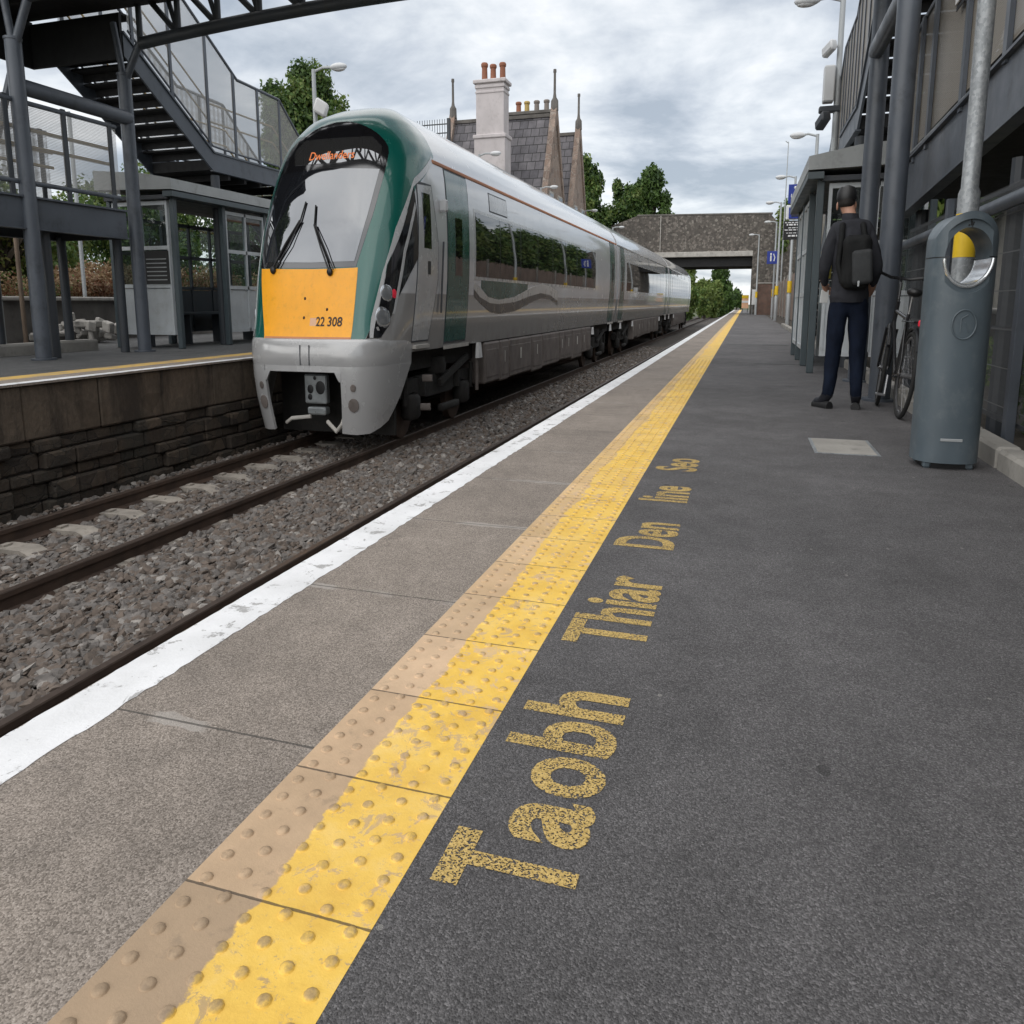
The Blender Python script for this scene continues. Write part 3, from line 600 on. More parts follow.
mb=MB().box(XC-1.1,XC+1.1,11.35,11.42,-.8,.2).box(XC-.75,XC+.75,10.7,11.4,.02,.1); mb.build('coupler_pocket',M['under'],train)
cp=MB().rbox((XC-.10,10.9,-.19),(.42,.12,.37),0,.02).box(XC-.27,XC+.08,10.84,11.0,-.52,-.42,.02).build('coupler',M['steelbright'],train)
mb=MB()
for dx,dz,r_ in ((.10,-.17,.085),(-.09,-.19,.055),(-.1,-.29,.04),(.0,-.05,.025)): mb.lathe([(r_,-.01),(r_,.012),(r_*.9,.014)],XC-.10+dx,10.84,16,0,Matrix.Translation((0,0,dz))@Matrix.Rotation(R(90),4,'X'))
mb.build('coupler_socket',M['black'],cp)
MB().tube([(XC-.62,10.75,-.62),(XC-.45,10.65,-.55),(XC-.1,10.68,-.52)],.025,8).build('hose',M['conc_light'],train)
MB().tube([(XC+.2,10.7,-.58),(XC+.42,10.6,-.68),(XC+.52,10.6,-.6),(XC+.52,10.7,-.5)],.03,8).build('hose',M['conc_light'],train)
# headlight clusters, cab side windows, silver edging
clus=[(10.56,.46),(10.75,.47),(10.89,.585),(11.12,.92),(11.47,1.23),(11.76,1.45),(11.79,1.98),(11.79,2.31),(11.37,1.762),(11.02,1.331),(10.76,.738)]
edge=[(10.60,.468),(10.64,.468),(10.75,.735),(11.01,1.331),(11.35,1.762),(11.78,2.32),(12.6,2.72),(12.6,2.80),(11.84,2.43),(11.27,1.79),(10.93,1.24),(10.68,.70)]
for s in (1,-1):
    hc=P('headlight_cluster',clus,M['gloss_black'],.007,side=True,s=s)
    for Y,z,r_,mt,nm in ((10.84,.71,.14,'lens','headlight'),(10.94,1.0,.115,'lens','headlight'),(11.07,.99,.065,'redlens','tail_light')):
        u=uY(Y,z,s); p=S(u,z); nn=SN(u,z); Q=Vector((0,0,1)).rotation_difference(nn).to_matrix().to_4x4()
        MB().lathe([(r_,-.03),(r_,-.004),(r_*.93,.004),(r_*.6,.011),(r_*.1,.014)],p.x,p.y,20,0,Matrix.Translation((0,0,p.z))@Q).build(nm,M[mt],hc)
        if nm=='headlight': MB().lathe([(r_*.42,.0),(r_*.4,.017),(r_*.1,.02)],p.x,p.y+.02,14,0,Matrix.Translation((0,0,p.z+.01))@Q).build('reflector',M['steelbright'],hc)
    patch(MB(),[(11.02,.75),(11.06,.75),(11.22,1.1),(11.40,1.5),(11.76,2.05),(11.76,2.13),(11.37,1.55),(11.18,1.14)],.010,.012,side=True,s=s).build('cluster_edging',M['silver'],hc)
    P('cab_edging',edge,M['silver'],.009,side=True,s=s)
    # cab door
    P('door_gap',[(11.60,.38),(12.30,.38),(12.6,1.2),(12.59,1.7),(12.37,2.40),(11.86,2.40),(11.8,1.9),(11.7,1.2)],M['steel_dk'],.004,side=True,s=s)
    cd=P('cab_door',[(11.625,.40),(12.275,.40),(12.57,1.2),(12.565,1.68),(12.345,2.38),(11.885,2.36),(11.825,1.9),(11.73,1.2)],M['silver'],.009,side=True,s=s)
    patch(MB(),[(11.97,1.58),(12.27,1.58),(12.26,2.27),(11.98,2.27)],.013,.012,side=True,s=s).build('door_window',M['window'],cd)
    patch(MB(),[(12.12,1.25),(12.24,1.25),(12.24,1.42),(12.12,1.42)],.013,.012,side=True,s=s).build('door_handle',M['black'],cd)
    MB().tube([S(uY(12.72,.75,s),.75)+SN(uY(12.72,.75,s),.75)*.04,S(uY(12.72,1.7,s),1.7)+SN(uY(12.72,1.7,s),1.7)*.05],.018,8).build('grab_rail',M['steel_dk'],train)
    P('door_step',[(11.66,.30),(12.25,.30),(12.25,.345),(11.66,.345)],M['conc_light'],.06,.08,side=True,s=s)
# passenger doors, windows, livery, per car; only the side towards the near platform carries the livery wave
def sidebox(name,Y0,Y1,z0,z1,mat,off=.006,parent=None,s=1): return P(name,[(Y0,z0),(Y1,z0),(Y1,z1),(Y0,z1)],mat,off,.014,parent,side=True,s=s)
for i,(y0,y1) in enumerate(CARS):
    if i==0: doors=[(13.05,14.15),(30.45,31.5)]; win=(14.55,27.3,1.285,2.235)
    elif i==1: doors=[(33.1,34.2),(52.6,53.7)]; win=(34.85,51.1,1.30,2.26)
    else: doors=[(55.5,56.6),(74.6,75.7)]; win=(57.3,73.3,1.30,2.28)
    for s in (1,-1):
        for a,b in doors:
            sidebox('door_gap',a-.03,b+.03,.31,2.70,M['steel_dk'],.004,s=s)
            d=sidebox('passenger_door',a,b,.34,2.67,M['green'],.008,s=s)
            sidebox('door_window',a+.36,a+.72,1.27,2.07,M['window'],.012,d,s)
            sidebox('door_step',a-.1,b+.1,.24,.29,M['conc_light'],.05,train,s)
        fr=sidebox('window_frame',win[0]-.09,win[1]+.09,win[2]-.05,win[3]+.05,M['silver'],.005,s=s)
        sidebox('window_glass',*win,M['window'],.010,fr,s)
        n=8
        for k in range(1,n):
            q=win[0]+(win[1]-win[0])*k/n; sidebox('window_divider',q-.025,q+.025,win[2],win[3],M['gloss_black'],.013,fr,s)
        # gutter line
        mb=MB(); a=12.55 if i==0 else y0; W=par(2.72)[0]; mb.box(XC+s*W-.03,XC+s*W+.022,a,y1,2.70,2.745,.006); mb.build('gutter',M['orange'] if i<1 else M['silver'],train)
    for Y,z,w,h in ((y0+6.2,2.48,1.2,.22),(y0+10.5,2.45,.4,.3),(y0+14,2.45,.4,.3)) if i else ((15.5,2.34,1.2,.26),):
        sidebox('side_panel',Y-.03,Y+w+.03,z-.02,z+h+.02,M['steel_dk'],.004); sidebox('side_panel_plate',Y,Y+w,z,z+h,M['silver'],.007)
if 1:
    top=[(14.45,1.19),(14.83,1.112),(15.37,.976),(16.14,.93),(17.36,.987),(18.61,1.165),(19.67,1.26),(20.65,1.236),(21.6,1.13)]
    mid=[(14.47,1.092),(14.86,.973),(15.53,.88),(16.16,.863),(17.39,.898),(18.67,1.014),(19.73,1.081),(20.72,1.048),(21.65,.93)]
    bot=[(14.49,.986),(14.89,.88),(15.58,.734),(16.22,.694),(17.45,.736),(18.72,.88),(19.77,.981),(20.76,.964),(21.77,.83)]
    P('livery_wave',mid[::-1]+top,M['wave_light'],.006,side=True); P('livery_wave',bot+mid[::-1],M['wave_dark'],.005,side=True)
    P('livery_green_field',[(14.9,1.115),(15.4,.985),(16.14,.94),(17.3,.99),(18.4,1.13),(18.4,1.232),(14.9,1.232)],M['green'],.0055,side=True)
# mirrors / cameras
q=S(uY(12.75,2.17,1),2.17); MB().rbox(q+Vector((.06,0,0)),(.14,.12,.16),0,.02).build('side_camera',M['lamp_head'],train)
# underframes and bogies
mb=MB()
for i,(y0,y1) in enumerate(CARS): mb.box(XC-1.05,XC+1.05,(11.5 if i==0 else y0+.1),y1-.1,-.02,.27)
mb.build('underframe',M['under'],train)
def bogie(yc):
    b=MB()
    for s in (1,-1):
        x=XC+s*1.02; b.prism([(yc-1.75,-.36),(yc-1.2,-.30),(yc-.6,-.42),(yc+.6,-.42),(yc+1.2,-.30),(yc+1.75,-.36),(yc+1.75,-.16),(yc+.7,-.12),(yc-.7,-.12),(yc-1.75,-.16)],'x',x-.09,x+.09)
        for q in (-1,1):
            b.rbox((x+s*.06,yc+q*1.25,-.50),(.26,.38,.34),0,.05); b.lathe([(.11,-.38),(.12,-.33),(.11,-.28),(.12,-.22),(.11,-.12)],x+s*.05,yc+q*.85,12)
            b.tube([(x+s*.12,yc+q*1.62,-.45),(x+s*.14,yc+q*1.62,-.05)],.045,8)
        b.lathe([(.24,-.12),(.27,-.02),(.24,.12)],x-s*.05,yc,16); b.beam((x+s*.18,yc-.2,-.25),(x+s*.18,yc+1.3,.06),.07,.09)
        b.rbox((x+s*.16,yc+.3,-.62),(.12,.9,.1),0,.02)
    b.box(XC-1.0,XC+1.0,yc-.25,yc+.25,-.45,-.1)
    o=b.build('bogie',M['under'],train,smooth=40)
    for s in (1,-1):
        for q in (-1,1):
            Q=Matrix.Translation((0,0,ZR+.43))@Matrix.Rotation(R(90),4,'Y')
            MB().lathe([(.06,-.09),(.12,-.07),(.34,-.05),(.40,-.055),(.445,-.06),(.43,.06),(.40,.07),(.34,.05),(.12,.07),(.06,.09)],XC+s*.835,yc+q*1.25,28,0,Q).build('wheel',M['rail'],o,smooth=40)
def fit(yc,n): # white corner brackets over the wheels
    mb=MB()
    for q in (-1.9,1.9): mb.prism([(yc+q-.12,.02),(yc+q+.12,.02),(yc+q+.02,.22),(yc+q-.06,.22)],'x',XC+1.33,XC+1.39)
    mb.build('step_bracket',M['white_plastic'],train)
for yb in (13.3,29.2,35.6,51.5,57.9,73.6): bogie(yb)
for yb in (29.2,35.6,51.5,57.9): fit(yb,0)
mb=MB().prism([(14.75,.02),(15.0,.02),(14.92,.26),(14.8,.26)],'x',XC+1.33,XC+1.40); mb.build('step_bracket',M['white_plastic'],train)
MB().tube([(XC+1.3,14.9,.0),(XC+1.3,14.9,-.5)],.04,8).tube([(XC+1.25,12.2,-.12),(XC+1.42,12.25,-.12)],.05,8).tube([(XC+1.25,12.1,-.5),(XC+1.42,12.15,-.5)],.05,8).build('pipe',M['ubox'],train)
def boxes(y0,y1,seed):
    g=random.Random(seed); y=y0
    while y<y1-.5:
        l=min(g.choice([.7,1.1,1.5,2.0]),y1-y); zb=g.uniform(-.5,-.40)
        for s in (1,-1):
            ub=MB().box(XC+s*1.34 if s<0 else XC+.7,XC-.7 if s<0 else XC+1.34,y+.02,y+l-.02,zb,.24,.03); 
            o=ub.build('equipment_box',M['ubox'],train,smooth=0)
            if s>0:
                k=MB().box(XC+1.335,XC+1.35,y+.12,y+l-.12,zb+.1,.12,.006)
                if g.random()<.6: k.box(XC+1.345,XC+1.36,y+l*.45,y+l*.5,-.15,.05,.004,1)
                k.build('box_lid',[M['ubox'],M['conc_light']],o,smooth=0)
        y+=l
boxes(15.3,27.1,1); boxes(37.7,49.4,2); boxes(60,71.5,3)
# ---------------------------------------------------------------- footbridge
fb=thing('footbridge','dark grey steel footbridge over the tracks with truss span, stairs and low side ramps','footbridge',(-5,11,0))
def B(mb,name,mat,parent=None,smooth=35): return mb.build(name,mat,parent or fb,smooth=smooth)
MX=lambda s,x: x if s<0 else -10-x
for s in (-1,1):
    zb=FZ if s<0 else 0.
    for x,y,zt,r_ in ((-11.6,9.9,4.07,.125),(-11.65,12.25,4.14,.125)):
        x=MX(s,x); mb=MB().tube([(x,y,zb),(x,y,zt)],r_,20).lathe([(.2,zb),(.2,zb+.02)],x,y,16)
        d=-s
        mb.tube([(x,y,zt-.12),(x+d*.42,y,4.53)],.065,12); mb.tube([(x,y,zt-.12),(x-d*.16,y,4.85)],.06,12)
        mb.lathe([(r_+.012,zt-.02),(r_+.012,zt+.01)],x,y,20); B(mb,'pole',M['steel'])
    x=MX(s,-11.6); z_=3.53
    mb=MB().tube([(x,9.9,z_),(x,12.25,z_)],.10,14); B(mb,'brace_tube',M['steel'])
    if s<0: B(MB().tube([(-11.66,9.95,3.85),(-12.35,9.95,2.75)],.06,10),'brace_tube',M['steel'])
    # upper landing plates with a slit between
    poly=lambda a: [(MX(s,q[0]),q[1]) for q in a]
    mb=MB()
    mb.prism(poly([(-14.0,8.9),(-14.0,12.30),(-10.2,12.30),(-10.2,8.9)]),'z',5.04,5.22)
    for yy in (9.3,10.2,11.1): mb.box(min(MX(s,-14.0),MX(s,-10.2)),max(MX(s,-14.0),MX(s,-10.2)),yy,yy+.08,4.9,5.04)
    mb.box(min(MX(s,-13.95),MX(s,-11.72)),max(MX(s,-13.95),MX(s,-11.72)),12.30,12.36,4.38,5.0); mb.box(min(MX(s,-14.0),MX(s,-13.93)),max(MX(s,-14.0),MX(s,-13.93)),8.9,12.36,4.38,5.04)
    mb.box(min(MX(s,-13.4),MX(s,-11.75)),max(MX(s,-13.4),MX(s,-11.75)),12.40,12.75,5.0,5.03)
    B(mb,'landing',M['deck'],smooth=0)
    # flight of stairs going away from the camera
    xl,xr=MX(s,-13.4),MX(s,-11.75)
    if xl>xr: xl,xr=xr,xl
    def flight(y0,z0,n,dy,dz):
        mb=MB()
        for i in range(n):
            y=y0+dy*i; z=z0-dz*i
            mb.box(xl,xr,y,y+dy+.012,z-.03,z); mb.box(xl,xr,y+dy-.012,y+dy+.010,z-dz+.020,z-.031)
        B(mb,'stair_flight',M['deck'],smooth=0)
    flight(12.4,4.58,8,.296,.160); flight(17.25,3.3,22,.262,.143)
    mb=MB().box(xl,xr,14.76,17.25,3.13,3.30)
    for yy in (15.3,15.9,16.5): mb.box(xl,xr,yy,yy+.08,3.02,3.13)
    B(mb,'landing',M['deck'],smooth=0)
    for x in (xl-.03,xr+.03):
        o=.0
        mb=MB().prism([(12.35,4.42),(14.72,3.12),(17.25,3.12),(20.4,1.38),(23.0,zb+.05),(23.0,zb+.34),(20.4,1.68),(17.28,3.40),(14.8,3.40),(12.35,4.74)],'x',x-.02,x+.02)
        mb.beam((x,12.35,4.75),(x,14.8,3.41),.10,.03); mb.beam((x,14.8,3.415),(x,17.28,3.415),.10,.03); mb.beam((x,14.72,3.11),(x,17.25,3.11),.10,.02)
        B(mb,'stringer',M['steel'],smooth=0)
        tr=[(12.5,6.5),(14.8,5.29),(15.77,4.78),(17.44,4.75),(18.1,4.32),(20.4,2.95),(22.9,1.6)]; lo=[(12.5,4.80),(14.8,3.52),(15.77,3.5),(17.3,3.5),(18.1,3.03),(20.4,1.75),(22.9,.45)]
        B(MB().tube([(x,a,b) for a,b in tr],.03,8).tube([(x,a,b) for a,b in lo],.02,6),'handrail',M['steel'])
        mb=MB()
        for i in range(len(tr)-1): mb.quad((x,lo[i][0],lo[i][1]),(x,lo[i+1][0],lo[i+1][1]),(x,tr[i+1][0],tr[i+1][1]),(x,tr[i][0],tr[i][1]))
        B(mb,'mesh_panel',M['meshp'] if s<0 else M['meshp_d'],smooth=0)
        for yy in (12.6,13.6,14.7,15.62,16.52,17.42,18.4,19.5,20.6,21.8,22.8) if s<0 else (12.6,13.1,13.6,14.1,14.7,15.2,15.62,16.1,16.52,17.0,17.42,18.0,18.6,19.5,20.6,21.8,22.8):
            a=np.interp(yy,[p[0] for p in lo],[p[1] for p in lo]); b=np.interp(yy,[p[0] for p in tr],[p[1] for p in tr])
            B(MB().box(x-.018,x+.018,yy-.035,yy+.035,a-.3,b),'parapet_post',M['steel'],smooth=0)
        xi=x+(.14 if x<(xl+xr)/2 else -.14)
        for hh in (.62,.92): B(MB().tube([(xi,12.5,4.6+hh),(xi,14.9,3.32+hh),(xi,17.3,3.32+hh),(xi,22.5,.5+hh)],.018,6),'inner_handrail',M['yellow_rail'] if s<0 else M['steel'])
    mb=MB().tube([(MX(s,-11.8),14.9,zb),(MX(s,-11.8),14.9,3.05)],.10,14).tube([(MX(s,-13.3),14.9,zb),(MX(s,-13.3),14.9,3.05)],.10,14); B(mb,'pole',M['steel_dk'])
# span
for y in (9.9,12.25):
    zc_=lambda x: 4.53+.20*(1-((x+5)/6.2)**2)
    B(MB().tube([(-11.2+.4*i,y,zc_(-11.2+.4*i)) for i in range(32)],.085,14),'truss_chord',M['steel_dk']); B(MB().tube([(-11.2,y,6.15),(1.2,y,6.15)],.085,14),'truss_chord',M['steel_dk'])
    n=14; mb=MB()
    for i in range(n+1):
        x=-11.2+12.4*i/n; d=12.4/n
        mb.tube([(x,y,zc_(x)),(x,y,6.15)],.055,8)
        if i<n:
            if i<n//2: mb.tube([(x,y,5.3),(x+d,y,zc_(x+d))],.05,8); mb.tube([(x+.25,y,6.15),(x+d,y,zc_(x+d))],.045,8)
            else: mb.tube([(x,y,zc_(x)),(x+d,y,5.3)],.05,8); mb.tube([(x,y,zc_(x)),(x+d-.25,y,6.15)],.045,8)
    B(mb,'truss_web',M['steel_dk'])
mb=MB().box(-10.2,.2,10.05,12.1,5.12,5.25)
for i in range(8): mb.box(-10.1+1.4*i,-10.0+1.4*i,10.0,12.15,5.0,5.12)
B(mb,'deck',M['deck'],smooth=0)
# left low ramp
B(MB().box(-13.3,-11.68,1,11.95,1.93,2.03).box(-13.3,-11.68,11.85,11.95,1.8,2.05),'ramp_deck',M['deck'],smooth=0)
for x in (-11.62,-13.32):
    B(MB().box(x-.02,x+.02,1,11.98,1.82,2.19).box(x-.07,x+.07,1,11.98,2.19,2.215).box(x-.07,x+.07,1,11.98,1.80,1.82).box(x-.03,x+.03,9.30,9.34,1.84,2.17).box(x+.02,x+.035,9.2,9.24,1.86,2.17),'ramp_beam',M['steel'],smooth=0)
    B(MB().tube([(x,1,3.33),(x,11.9,3.36)],.03,8).tube([(x,1,2.38),(x,11.9,2.38)],.03,8),'handrail',M['steel'])
    B(MB().quad((x,1,2.4),(x,11.9,2.4),(x,11.9,3.33),(x,1,3.33)),'mesh_panel',M['meshp'],smooth=0)
    for yy in (4.8,5.8,6.8,7.8,8.75,9.65,10.75,11.75): B(MB().box(x-.02,x+.02,yy-.04,yy+.04,2.2,3.4),'parapet_post',M['steel_dk'],smooth=0)
    xi=x-.16 if x>-12 else x+.16
    for zz in (2.85,3.06): B(MB().tube([(xi,1,zz),(xi,11.85,zz)],.024,8),'inner_handrail',M['yellow_rail'])
for x,y in ((-11.78,10.3),(-11.9,12.0),(-13.2,10.4),(-13.2,11.9),(-11.8,6)): B(MB().tube([(x,y,FZ),(x,y,1.85)],.085,12),'ramp_leg',M['steel_dk'])
# right low ramp, rising towards the camera
zr=lambda y,b: b+(11.5-y)*.05
for x in (2.0,3.75):
    B(MB().prism([(-2,zr(-2,1.76)),(11.6,1.76),(11.6,2.25),(-2,zr(-2,2.25)-.25)],'x',x-.02,x+.02).beam((x,-2,zr(-2,2.0)),(x,11.6,2.265),.14,.02).beam((x,-2,zr(-2,1.75)),(x,11.6,1.75),.14,.02),'ramp_beam',M['steel'],smooth=0)
    B(MB().beam((x-.05,-2,2.58),(x-.05,11.6,2.31),.02,.02),'cable_rail',M['galv'],smooth=0)
    B(MB().tube([(x,-2,3.95),(x,12,3.5)],.03,8),'handrail',M['steel'])
    B(MB().quad((x,-2,2.72),(x,11.8,2.37),(x,11.8,3.5),(x,-2,3.92)),'mesh_panel',M['meshp_d'],smooth=0)
    for yy in (11.6,11.05,10.35,8.86,7.5,6.2,4.9,3.6): B(MB().box(x-.045,x-.004,yy-.05,yy+.05,2.2+(11.5-yy)*.04,3.52+(11.5-yy)*.03),'parapet_post',M['steel'],smooth=0)
B(MB().add([(2.02,-2,2.45),(3.73,-2,2.45),(3.73,11.6,1.92),(2.02,11.6,1.92),(2.02,-2,2.52),(3.73,-2,2.52),(3.73,11.6,2.0),(2.02,11.6,2.0)],[(0,1,2,3),(7,6,5,4),(0,4,5,1),(1,5,6,2),(2,6,7,3),(3,7,4,0)]),'ramp_deck',M['deck'],smooth=0)
B(MB().box(3.78,3.84,-2,11.9,1.35,4.2),'ramp_dark_sheet',M['steel_dk'],smooth=0)  # dark sheet added for the blackness under the ramp, hides the sky beyond
B(MB().prism([(-2,2.5),(11.6,1.95),(11.6,2.45),(-2,2.85)],'x',2.06,2.10),'gap_shade_strip',M['deck'],smooth=0)  # near-black strip added to stand for the shaded gap below the mesh
for y in (11.4,7.6,3):
    for x in (2.2,3.6): B(MB().tube([(x,y,0),(x,y,1.8)],.08,10),'ramp_leg',M['steel_dk'])
sg=thing('notice_sign','white notice plate fixed high on the ramp parapet above the litter bin','sign',(1.94,8.9,3.2))
MB().box(1.925,1.945,8.6,9.25,3.16,3.7,.004).build('plate',M['white_plastic'],sg,smooth=0); MB().box(1.945,1.953,8.57,9.28,3.12,3.74,.002).build('backing',M['black'],sg,smooth=0)
# ---------------------------------------------------------------- shelters
def shelter(label,s,xf,xb,y0,y1,zb,ext):
    """xf front line (towards track), xb back"""
    t=thing('platform_shelter',label,'shelter',(xf,y0,zb)); d=1 if xb>xf else -1
    A=lambda mb,n,m_,p=None: mb.build(n,M[m_],p or t,smooth=0)
    xo=xf-d*.22
    mb=MB().prism([(xo,zb+2.46),(xo,zb+2.62),(xf+d*.5,zb+2.72),(xb+d*.1,zb+2.80),(xb+d*.1,zb+2.50)],'y',y0-.22,y1+.2); A(mb,'roof','sheltergrey')
    A(MB().box(min(xo,xf+d*.02),max(xo,xf+d*.02),y0-.2,y1+.2,zb+2.36,zb+2.44),'gutter','shelter_post')
    A(MB().box(min(xf,xb),max(xf,xb),y0-.1,y1+.1,zb+2.34,zb+2.40),'ceiling','steel_dk')
    ys=[y0+.05+(y1-y0-.1)*i/3 for i in range(4)]
    for yy in ys: A(MB().box(xf-.055,xf+.055,yy-.055,yy+.055,zb,zb+2.42,.01),'post','shelter_post')
    for yy in (ys[0],ys[1],ys[3]): A(MB().box(xb-.05,xb+.05,yy-.05,yy+.05,zb,zb+2.42,.01),'post','shelter_post')
    def framed(name,p0,p1,z0,z1,cols,rows,solid,fm,ptl=None):
        # p0,p1 in plan; white frame with glass rows and a solid bottom panel
        (x0,ya),(x1,yb)=p0,p1; f=MB(); L=lambda q:(x0+(x1-x0)*q,ya+(yb-ya)*q); th=.035
        def bar(q0,q1,za,zb_):
            a=L(q0);b=L(q1); 
            if abs(x1-x0)>abs(yb-ya): f.box(min(a[0],b[0]),max(a[0],b[0]),ya-th,ya+th,za,zb_)
            else: f.box(x0-th,x0+th,min(a[1],b[1]),max(a[1],b[1]),za,zb_)
        w=.05/max(abs(x1-x0),abs(yb-ya)); 
        for c in range(cols+1): q=c/cols; bar(max(0,q-w*(.5 if 0<c<cols else 1 if c else 0)),min(1,q+w*(.5 if 0<c<cols else 0 if c else 1)),z0,z1)
        for r_ in rows+[z0+.03,z1-.03]: bar(w,1-w,r_-.03,r_+.03-.001)
        o=f.build(name,M[fm],t,smooth=0)
        g=MB(); q0,q1=L(.02),L(.98)
        def pane(za,zb_,off=.004):
            if abs(x1-x0)>abs(yb-ya): g.box(min(q0[0],q1[0]),max(q0[0],q1[0]),ya-off,ya+off,za,zb_)
            else: g.box(x0-off,x0+off,min(q0[1],q1[1]),max(q0[1],q1[1]),za,zb_)
        pane(solid,z1-.05); g.build('pane',M['glass'],o,smooth=0)
        if solid>z0+.1:
            g=MB(); pane(z0+.04,solid-.02,.012); g.build('panel',M[ptl or 'white_frame'],o,smooth=0)
        return o
    o=framed('end_wall',(xf+d*.13,y0+.05),(xb-d*.08,y0+.05),zb+.22,zb+2.32,2,[zb+1.6,zb+1.0],zb+.98,'white_frame')
    if s<0:
        MB().box(xf+d*.16,xf+d*.82,y0+.0,y0+.012,zb+1.03,zb+1.55).build('notice_board',M['black'],o,smooth=0)
        mb=MB()
        for k in range(6): mb.box(xf+d*.22 if d>0 else xf+d*.74,xf+d*.74 if d>0 else xf+d*.22,y0-.006,y0-.001,zb+1.09+.065*k,zb+1.105+.065*k)
        mb.build('notice_line',M['lamp_grey'],o,smooth=0)
    framed('front_panel',(xf,ys[1]+.06),(xf,ys[2]-.06) if s<0 else (xf,ys[2]-.06),zb+.22,zb+2.3,2,[zb+1.62,zb+1.0],zb+.98,'white_frame')
    framed('front_panel',(xf,ys[2]+.06),(xf,ys[3]-.06),zb+.22,zb+2.3,2,[zb+1.62,zb+1.0],zb+.98,'white_frame')
    framed('back_wall',(xb,ys[0]+.06),(xb,ys[1]-.06),zb+.2,zb+2.15,2,[zb+1.55,zb+1.0],zb+.98,'steel_dk','steel_dk'); framed('back_wall',(xb,ys[1]+.06),(xb,ys[3]-.06),zb+.2,zb+2.15,4,[zb+1.55,zb+1.0],zb+.98,'steel_dk','steel_dk')
    return t
shelter('grey roofed waiting shelter with white framed panels on the far platform behind the train nose',-1,-11.55,-13.2,13.15,17.9,FZ,0)
shelter('grey roofed waiting shelter beside the standing man',1,1.08,2.75,13.45,18.2,0,0)
bn=thing('bench','plain dark metal bench inside the far platform shelter','bench',(-12.9,14.2,FZ))
MB().box(-13.05,-12.6,13.5,17.3,FZ+.52,FZ+.57,.01).build('seat',M['steel_dk'],bn,smooth=0)
for yy in (13.6,14.8,16,17.2): MB().box(-13.0,-12.65,yy-.025,yy+.025,FZ,FZ+.52).build('leg',M['steel_dk'],bn,smooth=0)
# ---------------------------------------------------------------- station house
sh=thing('station_house','old stone station house with slate roof, tall pale chimney and two spiked gables','house',(-16,49,FZ))
def gable_block(xl,xr,yr,hw,zr_,ze,first):
    m_=(zr_-ze)
    # walls
    mb=MB().prism([(yr-hw,FZ),(yr+hw,FZ),(yr+hw,ze),(yr,zr_-.1),(yr-hw,ze)],'x',xl+.05,xr); mb.build('wall',M['pillar_stone'],sh,smooth=0)
    # roof slopes
    for s in (-1,1):
        a=(yr,zr_);b=(yr+s*(hw+.25),ze-.25*m_/hw)
        v=[(x,p[0],p[1]+o) for o in (0,.09) for x,p in ((xl,a),(xr-.25,a),(xr-.25,b),(xl,b))]
        MB().add(v,[(0,1,2,3),(7,6,5,4),(0,4,5,1),(1,5,6,2),(2,6,7,3),(3,7,4,0)]).build('roof',M['slate'],sh,smooth=0)
    MB().beam((xl,yr,zr_+.1),(xr-.2,yr,zr_+.1),.28,.16).build('ridge',M['conc_dark'],sh,smooth=0)
    # parapet coping on the gables and the tall finials
    for x,s_ in ((xr,1),(xl,-1)) if first else ((xr,1),):
        mb=MB()
        for s in (-1,1): mb.prism([(yr,zr_+.75),(yr+s*(hw+.3),ze+.2-.3*m_/hw),(yr+s*(hw+.3),ze-.35-.3*m_/hw),(yr,zr_-.1)],'x',x-.28,x+.10); mb.box(x-.3,x+.22,yr+s*(hw+.3)-.3,yr+s*(hw+.3)+.3,ze-1.0-.3*m_/hw,ze+.1-.3*m_/hw,.03)
        mb.build('coping',M['pillar_stone'],sh,smooth=0)
        MB().lathe([(.26,zr_+.3),(.24,zr_+.75),(.12,zr_+.9),(.085,zr_+1.1),(.075,zr_+2.0),(.11,zr_+2.05),(.10,zr_+2.18)],x-.08,yr,8).build('finial',M['conc_dark'],sh,smooth=30)
    for dy in (-1.2,1.2):
        w=MB().box(xr-.02,xr+.09,yr+dy-.55,yr+dy+.55,FZ+3.9,FZ+6.0,.02).build('window_frame',M['conc_light'],sh,smooth=0); MB().box(xr+.05,xr+.10,yr+dy-.42,yr+dy+.42,FZ+4.05,FZ+5.9).build('pane',M['window'],w,smooth=0)
gable_block(-19.25,-12.25,48.8,2.5,9.75,5.6,True); gable_block(-18.9,-12.25,56.0,2.2,10.0,6.2,False)
MB().prism([(-12.5,FZ),(-9.8+0,FZ),(-9.8,FZ)],'y',1,1.01) if 0 else None
ch=MB().box(-16.2,-14.25,44.3,45.5,FZ,8.25).box(-16.27,-14.18,44.22,45.58,8.25,8.42,.03).box(-16.1,-14.35,44.4,45.4,8.42,10.3).box(-16.14,-14.31,44.36,45.44,10.2,10.3,.02).box(-16.16,-14.29,44.34,45.46,10.42,10.55,.02).box(-16.1,-14.35,44.4,45.4,10.3,10.42).box(-16.25,-14.2,44.25,45.55,10.62,10.78,.03).box(-16.12,-14.33,44.38,45.42,10.55,10.62)
cho=ch.build('chimney',M['render'],sh,smooth=0)
M['pot']=paint('terracotta_pot',(.26,.105,.06),.8,var=.2); M['pot_y']=paint('buff_pot',(.42,.30,.10),.8); M['pot_g']=paint('grey_pot',(.2,.17,.15),.8)
pot=lambda x,y,z,h: MB().lathe([(.2,z),(.18,z+.1),(.165,z+h*.75),(.21,z+h*.8),(.22,z+h*.92),(.17,z+h)],x,y,12)
for x,h in ((-15.75,.82),(-15.2,.72),(-14.6,.76)): pot(x,45,10.8,h).build('chimney_pot',M['pot'],cho)
c2=MB().box(-16.2,-13.2,51.2,52.4,7.5,10.55).box(-16.3,-13.1,51.1,52.5,10.42,10.58,.02).build('chimney',M['conc_dark'],sh,smooth=0)
